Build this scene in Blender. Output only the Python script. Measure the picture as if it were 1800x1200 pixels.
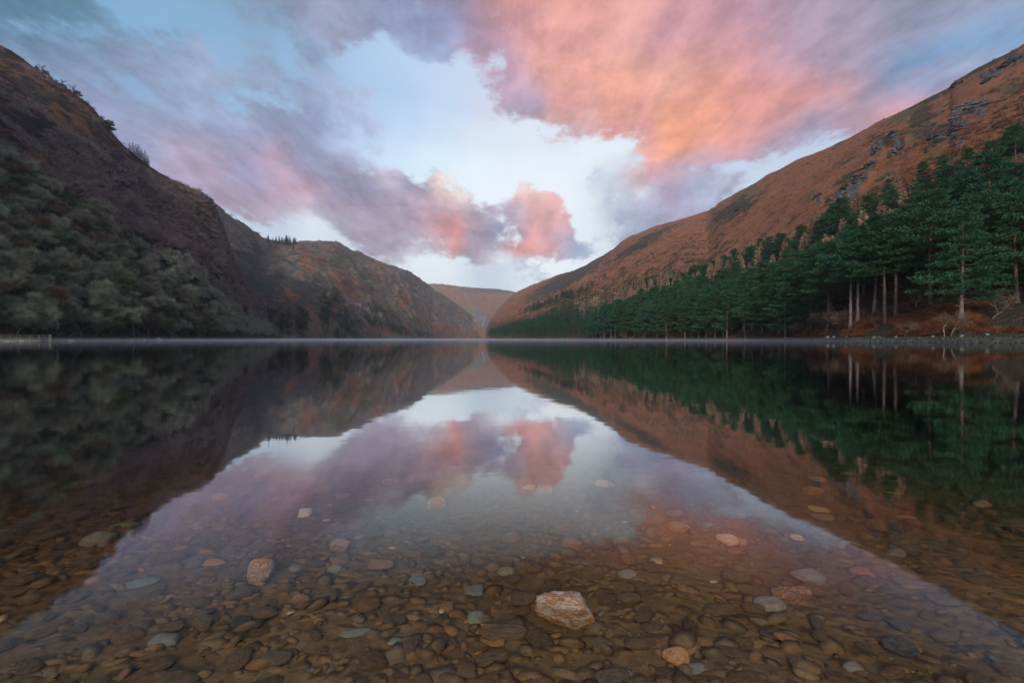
import bpy, math, random, re
import numpy as np

for _o in list(bpy.data.objects):
    bpy.data.objects.remove(_o, do_unlink=True)
SC = bpy.context.scene
COL = SC.collection
rng = np.random.default_rng(11)
random.seed(5)
R = math.radians

# ------------------------------------------------------------------ camera
CAM_H, FPX, HZ = 0.55, 800.0, 596.0        # eye height; focal length and horizon in 1800x1200 units
cam = bpy.data.cameras.new('camera')
cam.lens, cam.sensor_width, cam.sensor_fit = 16.0, 36.0, 'HORIZONTAL'
cam.clip_start, cam.clip_end = 0.05, 20000
cam_o = bpy.data.objects.new('camera', cam)
COL.objects.link(cam_o)
cam_o.location = (0, 0, CAM_H)
cam_o.rotation_euler = (R(90 - math.degrees(math.atan(4 / FPX))), 0, 0)
SC.camera = cam_o

# ------------------------------------------------------------------ render settings
SC.render.engine = 'CYCLES'
SC.view_settings.view_transform = 'Standard'
SC.view_settings.look = 'None'
SC.view_settings.exposure = 0.0
SC.view_settings.gamma = 1.0
SC.view_settings.use_curve_mapping = False
SC.cycles.use_denoising = True
SC.cycles.max_bounces = 8
SC.cycles.diffuse_bounces = 3
SC.cycles.glossy_bounces = 3
SC.cycles.transparent_max_bounces = 12
SC.cycles.volume_bounces = 0
SC.cycles.sample_clamp_indirect = 4

def lin(c):
    return [((v / 255) / 12.92 if v / 255 <= 0.04045 else ((v / 255 + 0.055) / 1.055) ** 2.4) for v in c]

# ------------------------------------------------------------------ node helper
class NT:
    def __init__(self, tree):
        self.t = tree
        tree.nodes.clear()
    def n(self, kind, **kw):
        nd = self.t.nodes.new(kind)
        for k, v in kw.items():
            setattr(nd, k, v)
        return nd
    def put(self, sock, v):
        if v is None: return
        if isinstance(v, bpy.types.NodeSocket): self.t.links.new(v, sock)
        elif isinstance(v, (tuple, list)) and len(v) == 3 and sock.type == 'RGBA': sock.default_value = (*v, 1)
        else: sock.default_value = v
    def m(self, op, a, b=None, c=None, clamp=False):
        nd = self.n('ShaderNodeMath', operation=op, use_clamp=clamp)
        self.put(nd.inputs[0], a); self.put(nd.inputs[1], b); self.put(nd.inputs[2], c)
        return nd.outputs[0]
    def vm(self, op, a, b=None, scale=None):
        nd = self.n('ShaderNodeVectorMath', operation=op)
        self.put(nd.inputs[0], a); self.put(nd.inputs[1], b)
        if scale is not None: self.put(nd.inputs['Scale'], scale)
        return nd.outputs[0]
    def mix(self, f, a, b, blend='MIX'):
        nd = self.n('ShaderNodeMix', data_type='RGBA', blend_type=blend)
        self.put(nd.inputs['Factor'], f); self.put(nd.inputs['A'], a) if False else None
        self.put(nd.inputs[6], a); self.put(nd.inputs[7], b); self.put(nd.inputs[0], f)
        return nd.outputs[2]
    def noise(self, vec, scale, detail=4, rough=0.5, dist=0.0, out=0):
        nd = self.n('ShaderNodeTexNoise')
        self.put(nd.inputs['Vector'], vec)
        nd.inputs['Scale'].default_value = scale; nd.inputs['Detail'].default_value = detail
        nd.inputs['Roughness'].default_value = rough; nd.inputs['Distortion'].default_value = dist
        return nd.outputs[out]
    def ramp(self, f, stops, interp='LINEAR'):
        nd = self.n('ShaderNodeValToRGB')
        cr = nd.color_ramp; cr.interpolation = interp
        while len(cr.elements) < len(stops): cr.elements.new(0.5)
        for e, (p, c) in zip(cr.elements, stops):
            e.position = p; e.color = (*c, 1) if not isinstance(c, (int, float)) else (c, c, c, 1)
        self.put(nd.inputs[0], f)
        return nd.outputs[0]
    def step(self, v, lo, hi, a=0.0, b=1.0):
        nd = self.n('ShaderNodeMapRange', interpolation_type='SMOOTHSTEP')
        self.put(nd.inputs[0], v)
        for i, x in enumerate((lo, hi, a, b)): nd.inputs[1 + i].default_value = x
        return nd.outputs[0]

# ------------------------------------------------------------------ world: a dawn sky with lit cloud
SUN_AZ, SUN_EL = R(191), R(24)      # clockwise from +Y; behind the camera, to its left
SKY_PTS = [  # colours of the sky by direction, in photograph units
 (0,0,84,122,148),(60,30,82,116,142),(110,10,92,130,155),(150,60,118,165,202),(300,70,128,175,212),(420,30,124,160,190),(500,60,132,158,186),
 (600,40,152,158,184),(560,20,150,155,182),(700,40,138,148,180),(800,30,146,142,174),(760,90,150,165,200),(850,70,188,156,178),(900,40,214,152,152),(1000,60,224,160,150),
 (1100,100,226,166,156),(1200,60,206,150,160),(1300,30,188,148,164),(1450,20,164,148,170),(1600,30,148,148,172),
 (1750,30,148,154,176),(1790,60,122,156,192),(200,110,138,180,216),(120,100,128,168,204),(250,200,140,154,184),(400,140,148,186,222),
 (550,130,148,180,216),(640,200,168,196,228),(700,160,172,200,232),(800,170,190,212,238),(860,210,206,212,230),(300,250,148,152,184),
 (450,230,146,152,182),(380,190,150,168,198),(550,225,146,160,192),(610,260,170,188,218),(340,290,186,166,190),(490,330,180,150,170),(530,325,196,156,168),
 (420,370,164,144,164),(650,320,146,138,164),(735,310,146,148,180),(700,296,205,190,205),(750,355,180,155,172),(800,340,246,218,212),(825,350,244,222,218),(780,405,226,150,138),(735,398,172,150,168),(740,428,168,148,166),(830,395,170,148,164),(785,370,190,160,172),(815,445,170,146,162),
 (800,425,226,145,130),(840,400,148,144,166),(880,410,150,150,176),(650,380,158,144,166),(580,350,165,142,165),(500,395,190,206,224),(540,390,222,232,240),(570,402,226,236,242),(610,420,200,205,220),(470,400,170,165,185),
 (680,430,158,148,168),(640,415,162,150,170),(735,455,222,230,238),(760,470,228,238,244),(820,455,150,146,168),(885,485,234,243,248),(850,490,186,202,220),(800,490,226,236,242),
 (700,250,204,226,246),(660,285,196,216,240),(750,280,216,236,250),(850,300,230,242,251),(950,290,236,245,252),(1050,260,232,240,248),(1000,330,240,246,251),
 (870,350,234,243,250),(1040,350,226,236,245),(930,360,240,205,196),(960,375,236,178,166),(895,375,176,160,184),(925,432,220,142,132),(948,412,224,155,148),(975,420,176,156,172),(915,385,180,164,186),(940,385,226,176,172),(1000,410,152,150,176),(985,380,210,160,165),
 (895,400,166,160,186),(1015,450,158,172,198),(960,475,236,243,248),(920,470,175,188,206),(1045,395,228,236,244),(1040,440,172,184,204),(1085,360,146,152,178),(1060,320,180,194,218),
 (1100,330,222,230,240),(1150,340,166,154,180),(1200,330,160,154,182),(1140,290,222,158,146),(1180,250,246,166,130),(1200,220,246,168,132),(1165,310,210,160,165),(1250,200,242,164,138),(1080,170,242,170,144),(1040,150,234,166,148),
 (1000,200,222,158,150),(980,130,226,164,156),(930,200,176,156,178),(900,160,190,164,186),(1100,220,212,148,142),(1060,205,216,154,148),(1300,180,228,155,142),(1400,185,220,152,146),(1350,120,206,148,154),
 (1300,230,215,150,148),(1500,110,138,144,172),(1450,190,150,146,174),(1500,180,124,144,176),(1600,130,112,144,182),(1660,90,125,148,180),(1550,210,214,158,164),(1510,230,190,155,172),(1450,240,154,150,176),
 (1350,285,182,198,222),(1300,295,206,222,238),(1270,315,190,206,226),(1240,345,168,174,200),(1350,250,160,150,176),(1190,150,228,166,150),
 (1140,400,152,158,184),(1100,400,156,166,192),(1030,230,200,196,212),(960,245,205,212,228),
 (200,180,140,150,184),(330,330,172,156,182),(260,280,156,154,186),(420,300,154,149,180),(600,330,150,143,170),(560,300,149,147,176),(150,140,136,160,194),(1420,100,176,148,166),(1560,60,144,147,173),(1480,60,156,147,171),(1650,60,138,147,176),(1400,40,172,148,168),
 # beyond the frame the same broken, pink and grey cloud goes on
 (-300,100,110,140,168),(-300,350,150,150,175),(-700,100,130,150,178),(-700,450,170,160,178),(2100,100,135,150,176),(2100,350,175,165,182),(2500,100,150,155,178),(2500,450,180,170,182),
 (300,-250,120,150,182),(900,-250,165,152,172),(1500,-250,160,150,172),(0,-500,120,145,172),(1800,-500,150,150,174),(900,-900,145,152,178),(400,-1500,140,150,175),(1400,-1500,150,150,175)]
AZ = [-80,-60,-50,-44,-39,-34.5,-30.5,-27,-23.5,-20.5,-17.5,-15,-12.5,-10,-7.8,-5.6,-3.4,-1.2,1,3.2,5.4,7.6,10,12.5,15.5,19,23,27.5,33,40,50,80]
EL = [0,3,5,7,9,11,13,15,17,19,21.5,24,26.5,29,32,36,42,55,90]
# outlines of the cloud banks (same units); the rest is clear sky
BANKS = [
 [(-500,150),(150,165),(300,195),(430,190),(540,212),(620,250),(640,288),(700,290),(760,316),(790,320),(830,332),(848,368),(880,392),(893,420),(897,450),(880,472),(840,478),(800,464),(760,450),(730,438),(690,440),(640,436),(612,416),(590,402),(555,392),(500,384),(470,404),(440,400),(380,360),(300,330),(-500,360)],
 [(612,424),(660,408),(720,418),(748,440),(720,472),(650,454)],
 [(874,390),(895,362),(928,350),(960,350),(990,363),(1001,385),(1010,410),(1022,440),(1018,457),(980,458),(960,440),(940,462),(905,460),(893,440),(905,412)],
 [(895,466),(948,458),(940,478),(962,492),(930,512),(893,506),(884,482)],
 [(862,-300),(870,60),(868,150),(890,200),(900,232),(940,242),(1000,230),(1060,226),(1095,243),(1110,280),(1122,306),(1085,322),(1040,318),(1085,345),(1112,356),(1088,372),(1080,395),(1095,428),(1160,408),(1240,384),(1300,350),(1345,322),(1300,320),(1258,322),(1244,304),(1280,286),(1340,277),(1420,264),(1520,242),(1600,190),(1800,80),(2600,100),(2600,-300)],
 [(420,-200),(430,30),(520,72),(600,92),(700,78),(770,108),(830,112),(900,150),(905,-200)],
 [(-400,-200),(132,-200),(132,40),(60,66),(-400,80)],
 [(1035,432),(1060,425),(1075,440),(1040,462),(1015,470)]]
THIN = [(-500,80),(140,80),(260,60),(420,90),(560,110),(650,170),(660,250),(600,260),(-500,260)]     # thin mackerel cloud
def poly_sd(poly, x, y):
    n, ins, best = len(poly), False, 1e9
    for i in range(n):
        (x0, y0), (x1, y1) = poly[i], poly[(i + 1) % n]
        if (y0 > y) != (y1 > y) and x < (x1 - x0) * (y - y0) / (y1 - y0) + x0: ins = not ins
        t = max(0, min(1, ((x - x0) * (x1 - x0) + (y - y0) * (y1 - y0)) / ((x1 - x0) ** 2 + (y1 - y0) ** 2)))
        best = min(best, math.hypot(x0 + t * (x1 - x0) - x, y0 + t * (y1 - y0) - y))
    return best if ins else -best
def cover(x, y):
    s = max(max(-1, min(1, poly_sd(q, x, y) / 42)) for q in BANKS)
    tn = poly_sd(THIN, x, y)
    s = max(s, min(0.20, tn / 60))
    out = max(0, min(1, max(-x - 250, x - 2050, -y - 120) / 300))
    return s * (1 - out) + 0.10 * out
def idw(pts, az, el, soft, pw):
    U, V = (pts[:, 0] - 900) / FPX, (HZ - pts[:, 1]) / FPX
    a, e = np.degrees(np.arctan2(U, 1)), np.degrees(np.arctan2(V, np.hypot(U, 1)))
    d2 = ((a - az) * math.cos(math.radians(min(el, 70)))) ** 2 + (1.15 * (el - e)) ** 2
    w = 1 / (d2 + soft) ** pw
    return (w[:, None] * pts[:, 2:]).sum(0) / w.sum()
def sky_grids():
    pts = np.array(SKY_PTS, float)
    inb = np.array([max(poly_sd(q, x, y) for q in BANKS) > -4 or x < -250 or x > 2050 or y < -120 for x, y in pts[:, :2]])
    clear = np.concatenate([pts[~(inb | np.array([poly_sd(THIN, x, y) > 0 and c[2] - c[0] < 48 for x, y, *c in SKY_PTS]))], np.array([(0, -300, 110, 150, 190), (900, -300, 120, 158, 200), (1800, -300, 115, 152, 192), (2300, 200, 150, 180, 215), (-500, 200, 140, 175, 208), (900, -1200, 105, 145, 190)], float)])
    def tolin(q):
        q = q.copy(); q[:, 2:] = np.array([lin(c) for c in q[:, 2:]]); return q
    thin = np.array([poly_sd(THIN, x, y) > 0 and c[2] - c[0] < 48 for x, y, *c in SKY_PTS])
    bank_pts, clear = tolin(pts[inb | thin]), tolin(clear)
    rows_c, rows_s, rows_a = [], [], []
    for e in EL:
        rc, rs, ra = [], [], []
        for z in AZ:
            rc.append(idw(bank_pts, z, e, 1.0, 2.6)); rs.append(idw(clear, z, e, 6.0, 2.0))
            x = 900 + FPX * math.tan(R(max(-75, min(75, z)))); y = HZ - FPX * math.tan(R(min(e, 80))) * math.hypot(1, (x - 900) / FPX)
            ra.append(0.5 + 0.5 * cover(x, y))
        for row in (rc, rs):
            row[0] = row[-1] = (row[0] + row[-1]) / 2
            if e >= 80: row[:] = [np.mean(row, 0)] * len(AZ)
        ra[0] = ra[-1] = 0.55
        if e >= 55: ra = [0.55] * len(AZ)
        rows_c.append(rc); rows_s.append(rs); rows_a.append(ra)
    return rows_c, rows_s, rows_a
world = bpy.data.worlds.new('World')
SC.world = world
world.use_nodes = True
W = NT(world.node_tree)
tc = W.n('ShaderNodeTexCoord').outputs['Generated']
sep = W.n('ShaderNodeSeparateXYZ'); W.put(sep.inputs[0], W.vm('NORMALIZE', tc))
dx, dy, dz = sep.outputs
dzc = W.m('MAXIMUM', dz, 0.0)
inv = W.m('DIVIDE', 1.0, W.m('ADD', dzc, 0.16))
comb = W.n('ShaderNodeCombineXYZ')
W.put(comb.inputs[0], W.m('MULTIPLY', dx, inv)); W.put(comb.inputs[1], W.m('MULTIPLY', W.m('MULTIPLY', dy, inv), 0.75)); W.put(comb.inputs[2], dzc)
cl = comb.outputs[0]                                  # a point on the cloud layer
stk = W.n('ShaderNodeVectorMath', operation='MULTIPLY'); W.put(stk.inputs[0], cl); stk.inputs[1].default_value = (1.0, 0.42, 1.0)
streak = stk.outputs[0]                               # drawn out along the wind
stv = W.n('ShaderNodeCombineXYZ'); W.put(stv.inputs[0], dx); W.put(stv.inputs[1], dy); W.put(stv.inputs[2], W.m('MULTIPLY', dz, 1.9))
sph = stv.outputs[0]                                  # direction, flattened so that cloud shapes lie level
wn = W.n('ShaderNodeSeparateColor'); W.put(wn.inputs[0], W.noise(sph, 7.0, 5, 0.55, 0.0, out=1))
amp = W.step(dzc, 0.0, 0.35, 3.2, 8.0)
azd = W.m('MULTIPLY_ADD', W.m('SUBTRACT', wn.outputs[0], 0.5), amp, W.m('MULTIPLY', W.m('ARCTAN2', dx, dy), 180 / math.pi))
eld = W.m('MULTIPLY_ADD', W.m('SUBTRACT', wn.outputs[1], 0.5), W.m('MULTIPLY', amp, 0.8), W.m('MULTIPLY', W.m('ARCSINE', dzc), 180 / math.pi))
fac = W.m('MULTIPLY_ADD', azd, 1 / 160, 0.5, clamp=True)
def rows_mix(rows, els, scalar=False):
    cur = None
    for i, row in enumerate(rows):
        c = W.ramp(fac, [(0.5 + z / 160, float(v) if scalar else tuple(v)) for z, v in zip(AZ, row)])
        if cur is None: cur = c; continue
        nd = W.n('ShaderNodeMapRange'); W.put(nd.inputs[0], eld); nd.inputs[1].default_value, nd.inputs[2].default_value = els[i - 1], els[i]
        cur = W.mix(nd.outputs[0], cur, c)
    return cur
g_cloud, g_clear, g_cov = sky_grids()
ccol, cov = rows_mix(g_cloud, EL), rows_mix(g_cov, EL, True)
pick = [0, 2, 4, 6, 8, 10, 12, 14, 16, 18]
scol = rows_mix([g_clear[i] for i in pick], [EL[i] for i in pick])
edge = W.noise(sph, 12.0, 9, 0.66, 0.1); deck = W.noise(streak, 7.0, 8, 0.6, 0.25)
frac = W.m('ADD', W.m('MULTIPLY', W.m('SUBTRACT', edge, 0.5), 0.85), W.m('MULTIPLY', W.m('SUBTRACT', deck, 0.5), 0.85))
cvr = W.step(W.m('ADD', cov, frac), 0.38, 0.66)
# brighter and duller billows inside the cloud
wis = W.m('ADD', W.m('MULTIPLY', W.noise(streak, 7.5, 9, 0.62, 0.3), 0.6), W.m('MULTIPLY', W.noise(sph, 16.0, 8, 0.6, 0.1), 0.4))
ccol = W.vm('SCALE', ccol, scale=W.step(wis, 0.30, 0.70, 0.74, 1.25))
colr = W.mix(cvr, scol, ccol)
colr = W.vm('SCALE', colr, scale=9.3)
sky = W.n('ShaderNodeTexSky', sky_type='NISHITA', sun_disc=False)
sky.sun_elevation, sky.sun_rotation = SUN_EL, SUN_AZ
skyc = sky.outputs[0]
bg = W.n('ShaderNodeBackground'); W.put(bg.inputs[0], W.mix(0.94, skyc, colr)); bg.inputs[1].default_value = 0.12
wo = W.n('ShaderNodeOutputWorld'); W.put(wo.inputs[0], bg.outputs[0])
world.cycles.sampling_method = 'MANUAL'; world.cycles.sample_map_resolution = 512

# ------------------------------------------------------------------ sun: soft, low, behind the camera
sun = bpy.data.lights.new('sun', 'SUN')
sun.energy, sun.angle, sun.color = 3.1, R(16), (1.0, 0.88, 0.76)
sun_o = bpy.data.objects.new('sun', sun); COL.objects.link(sun_o)
sun_o.rotation_euler = (math.pi / 2 - SUN_EL, 0, math.pi - SUN_AZ)
sun_o.location = (-60, -80, 40)

# ------------------------------------------------------------------ numpy noise
def _hash(ix, iy, iz, seed):
    h = (ix.astype(np.uint32) * np.uint32(374761393) + iy.astype(np.uint32) * np.uint32(668265263)
         + iz.astype(np.uint32) * np.uint32(2147483647 - 1274126177) + np.uint32(seed * 144665 + 7))
    h = (h ^ (h >> np.uint32(13))) * np.uint32(1274126177)
    h = (h ^ (h >> np.uint32(16))) * np.uint32(2246822519)
    return ((h ^ (h >> np.uint32(15))) & np.uint32(0xFFFFFF)).astype(np.float64) / 0xFFFFFF
def vnoise(p, seed=0):
    f = np.floor(p); q = p - f; q = q * q * q * (q * (q * 6 - 15) + 10)
    i = f.astype(np.int64)
    r = 0
    for a in (0, 1):
        for b in (0, 1):
            for c in (0, 1):
                w = (q[..., 0] if a else 1 - q[..., 0]) * (q[..., 1] if b else 1 - q[..., 1]) * (q[..., 2] if c else 1 - q[..., 2])
                r = r + w * _hash(i[..., 0] + a, i[..., 1] + b, i[..., 2] + c, seed)
    return r * 2 - 1
def fbm(p, oct=4, seed=0, gain=0.5, ridged=False):
    s, a, tot = 0, 1.0, 0
    for k in range(oct):
        n = vnoise(p * 2.03 ** k + 17.3 * k, seed + k)
        s = s + a * ((1 - np.abs(n)) * 2 - 1 if ridged else n); tot += a; a *= gain
    return s / tot
def sstep(x, a, b):
    t = np.clip((x - a) / (b - a), 0, 1); return t * t * (3 - 2 * t)

# ------------------------------------------------------------------ mesh helpers
def np_mesh(name, verts, tris=None, quads=None, smooth=True, attrs=None):
    me = bpy.data.meshes.new(name)
    verts = np.asarray(verts, np.float32).reshape(-1, 3)
    tris = np.zeros((0, 3), np.int32) if tris is None else np.asarray(tris, np.int32).reshape(-1, 3)
    quads = np.zeros((0, 4), np.int32) if quads is None else np.asarray(quads, np.int32).reshape(-1, 4)
    me.vertices.add(len(verts)); me.vertices.foreach_set('co', verts.ravel())
    loops = np.concatenate([tris.ravel(), quads.ravel()])
    me.loops.add(len(loops)); me.loops.foreach_set('vertex_index', loops)
    st = np.concatenate([np.arange(len(tris)) * 3, len(tris) * 3 + np.arange(len(quads)) * 4]).astype(np.int32)
    me.polygons.add(len(st)); me.polygons.foreach_set('loop_start', st)
    me.polygons.foreach_set('use_smooth', np.full(len(st), smooth, bool))
    for k, v in (attrs or {}).items():
        v = np.asarray(v, np.float32)
        if v.ndim == 1:
            a = me.attributes.new(k, 'FLOAT', 'POINT'); a.data.foreach_set('value', v)
        else:
            a = me.attributes.new(k, 'FLOAT_VECTOR', 'POINT'); a.data.foreach_set('vector', v.ravel())
    me.update(calc_edges=True); me.validate()
    return me
def link(name, me, mat=None, parent=None, **props):
    o = bpy.data.objects.new(name, me); COL.objects.link(o)
    if mat is not None and me is not None and not me.materials: me.materials.append(mat)
    if parent is not None: o.parent = parent
    for k, v in props.items():
        if v is not None: o[k] = v
    return o
class Acc:
    """collects tubes and leaf triangles for one mesh"""
    def __init__(s): s.v, s.t, s.q, s.n = [], [], [], 0
    def raw(s, v, t=None, q=None):
        v = np.asarray(v, float).reshape(-1, 3)
        if t is not None: s.t.append(np.asarray(t).reshape(-1, 3) + s.n)
        if q is not None: s.q.append(np.asarray(q).reshape(-1, 4) + s.n)
        s.v.append(v); s.n += len(v)
    def tube(s, pts, rad, k=5):
        pts = np.asarray(pts, float); m = len(pts)
        d = np.gradient(pts, axis=0); d /= np.linalg.norm(d, axis=1)[:, None] + 1e-9
        up = np.where(np.abs(d[:, 2:3]) > 0.9, [[1.0, 0, 0]], [[0, 0, 1.0]])
        a = np.cross(d, up); a /= np.linalg.norm(a, axis=1)[:, None] + 1e-9
        b = np.cross(d, a)
        ang = np.arange(k) * 2 * math.pi / k
        ring = pts[:, None] + np.asarray(rad)[:, None, None] * (np.cos(ang)[None, :, None] * a[:, None] + np.sin(ang)[None, :, None] * b[:, None])
        i = np.arange(m - 1)[:, None] * k; j = np.arange(k)[None]; j2 = (j + 1) % k
        q = np.stack([i + j, i + j2, i + k + j2, i + k + j], -1)
        s.raw(ring, q=q)
    def blades(s, base, dirs, wid, r):
        """thin triangles from base along dirs with base width wid"""
        base, dirs = np.asarray(base, float), np.asarray(dirs, float)
        n = len(base); side = np.cross(dirs, r.normal(size=(n, 3)))
        side /= np.linalg.norm(side, axis=1)[:, None] + 1e-9
        side *= (np.asarray(wid) * 0.5).reshape(-1, 1)
        v = np.stack([base - side, base + side, base + dirs], 1)
        s.raw(v, t=np.arange(3 * n))
    def leaves(s, base, dirs, wid, r):
        """diamond leaves (two triangles, folded a little)"""
        base, dirs = np.asarray(base, float), np.asarray(dirs, float)
        n = len(base); side = np.cross(dirs, r.normal(size=(n, 3)))
        side /= np.linalg.norm(side, axis=1)[:, None] + 1e-9
        side *= (np.asarray(wid) * 0.5).reshape(-1, 1)
        mid = base + dirs * 0.45
        v = np.stack([base, mid + side, base + dirs, mid - side], 1)
        s.raw(v, q=np.arange(4 * n))
    def arrays(s):
        v = np.concatenate(s.v) if s.v else np.zeros((0, 3))
        t = np.concatenate(s.t) if s.t else None
        q = np.concatenate(s.q) if s.q else None
        return v, t, q
    def mesh(s, name, mat=None, smooth=False, attrs=None):
        v, t, q = s.arrays()
        me = np_mesh(name, v, t, q, smooth, attrs)
        if mat: me.materials.append(mat)
        return me

# ------------------------------------------------------------------ materials
def material(name):
    m = bpy.data.materials.new(name); m.use_nodes = True
    t = NT(m.node_tree)
    out = t.n('ShaderNodeOutputMaterial')
    return m, t, out
def principled(t, out, col, rough=0.9, spec=0.2, bump=None, bdist=0.02, bstr=0.6):
    p = t.n('ShaderNodeBsdfPrincipled')
    t.put(p.inputs['Base Color'], col); t.put(p.inputs['Roughness'], rough); t.put(p.inputs['Specular IOR Level'], spec)
    if bump is not None:
        b = t.n('ShaderNodeBump'); t.put(b.inputs['Height'], bump)
        b.inputs['Distance'].default_value = bdist; b.inputs['Strength'].default_value = bstr
        t.put(p.inputs['Normal'], b.outputs[0])
    t.put(out.inputs[0], p.outputs[0])
    return p
def attr(t, name, out='Fac'):
    return t.n('ShaderNodeAttribute', attribute_name=name).outputs[out]
def objcoord(t): return t.n('ShaderNodeTexCoord').outputs['Object']

def mat_leaf(name, a, b, scale=0.6, trans=0.15, warm=None):
    """foliage or twigs: two tones in clumps, a different mean for every tree"""
    m, t, out = material(name)
    oi = t.n('ShaderNodeObjectInfo').outputs['Random']
    geo = t.n('ShaderNodeNewGeometry')
    nz = t.noise(objcoord(t), scale, 3, 0.6)
    col = t.mix(t.step(nz, 0.32, 0.68), a, b)
    if warm:
        wh = t.n('ShaderNodeTexWhiteNoise', noise_dimensions='1D'); t.put(wh.inputs['W'], t.m('MULTIPLY', oi, 97.0))
        col = t.mix(t.m('MULTIPLY', wh.outputs[0], 0.75), col, warm)
    rnd = t.m('ADD', t.m('MULTIPLY', oi, 0.5), t.m('MULTIPLY', geo.outputs['Random Per Island'], 0.5))
    col = t.vm('SCALE', col, scale=t.m('MULTIPLY_ADD', rnd, 0.9, 0.55))
    d = t.n('ShaderNodeBsdfDiffuse'); t.put(d.inputs[0], col)
    tr = t.n('ShaderNodeBsdfTranslucent'); t.put(tr.inputs[0], col)
    mx = t.n('ShaderNodeMixShader'); mx.inputs[0].default_value = trans
    t.put(mx.inputs[1], d.outputs[0]); t.put(mx.inputs[2], tr.outputs[0]); t.put(out.inputs[0], mx.outputs[0])
    return m
def mat_bark(name, a, b, up=None, zlo=5, zhi=10):
    m, t, out = material(name)
    co = objcoord(t)
    st = t.n('ShaderNodeVectorMath', operation='MULTIPLY'); t.put(st.inputs[0], co); st.inputs[1].default_value = (6, 6, 1.6)
    nz = t.noise(st.outputs[0], 1.0, 4, 0.6)
    col = t.mix(t.step(nz, 0.35, 0.65), a, b)
    if up:
        sp = t.n('ShaderNodeSeparateXYZ'); t.put(sp.inputs[0], co)
        col = t.mix(t.step(sp.outputs[2], zlo, zhi), col, up)
    oi = t.n('ShaderNodeObjectInfo').outputs['Random']
    col = t.vm('SCALE', col, scale=t.m('MULTIPLY_ADD', oi, 0.8, 0.6))
    principled(t, out, col, 0.9, 0.1, nz, 0.04, 0.8)
    return m
M_PINE = mat_leaf('pine_needles', (0.015, 0.062, 0.040), (0.050, 0.150, 0.094), 0.5, warm=(0.058, 0.125, 0.050))
M_PINEFAR = mat_leaf('distant_pine_needles', (0.010, 0.036, 0.023), (0.026, 0.078, 0.046), 0.08)
M_SPRUCE = mat_leaf('spruce_needles', (0.012, 0.042, 0.026), (0.026, 0.075, 0.042), 0.6)
M_LARCH = mat_leaf('larch_twigs', (0.27, 0.185, 0.135), (0.42, 0.30, 0.22), 0.5)
M_HEATH = mat_leaf('dark_heather', (0.026, 0.025, 0.020), (0.075, 0.060, 0.042), 0.4)
M_TWIG = mat_leaf('lichen_twigs', (0.195, 0.23, 0.165), (0.38, 0.425, 0.32), 0.35, 0.4, warm=(0.21, 0.20, 0.155))
M_TWIGP = mat_leaf('heather_twigs', (0.15, 0.118, 0.120), (0.33, 0.26, 0.25), 0.4, 0.4)
M_TWIGG = mat_leaf('mossy_twigs', (0.07, 0.12, 0.065), (0.13, 0.19, 0.10), 0.4)
M_BROWN = mat_leaf('brown_twigs', (0.12, 0.085, 0.062), (0.21, 0.15, 0.11), 0.4)
M_FERN = mat_leaf('bracken_fronds', (0.15, 0.058, 0.028), (0.34, 0.145, 0.072), 0.5)
M_PBARK = mat_bark('pine_bark', (0.075, 0.060, 0.056), (0.20, 0.155, 0.145), (0.13, 0.072, 0.045), 8, 11)
M_BARK = mat_bark('lichen_bark', (0.06, 0.065, 0.05), (0.16, 0.18, 0.14))
M_PALE = mat_bark('pale_bark', (0.10, 0.09, 0.07), (0.27, 0.245, 0.195))
M_DARKB = mat_bark('dark_bark', (0.04, 0.035, 0.03), (0.09, 0.075, 0.06))
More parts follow.
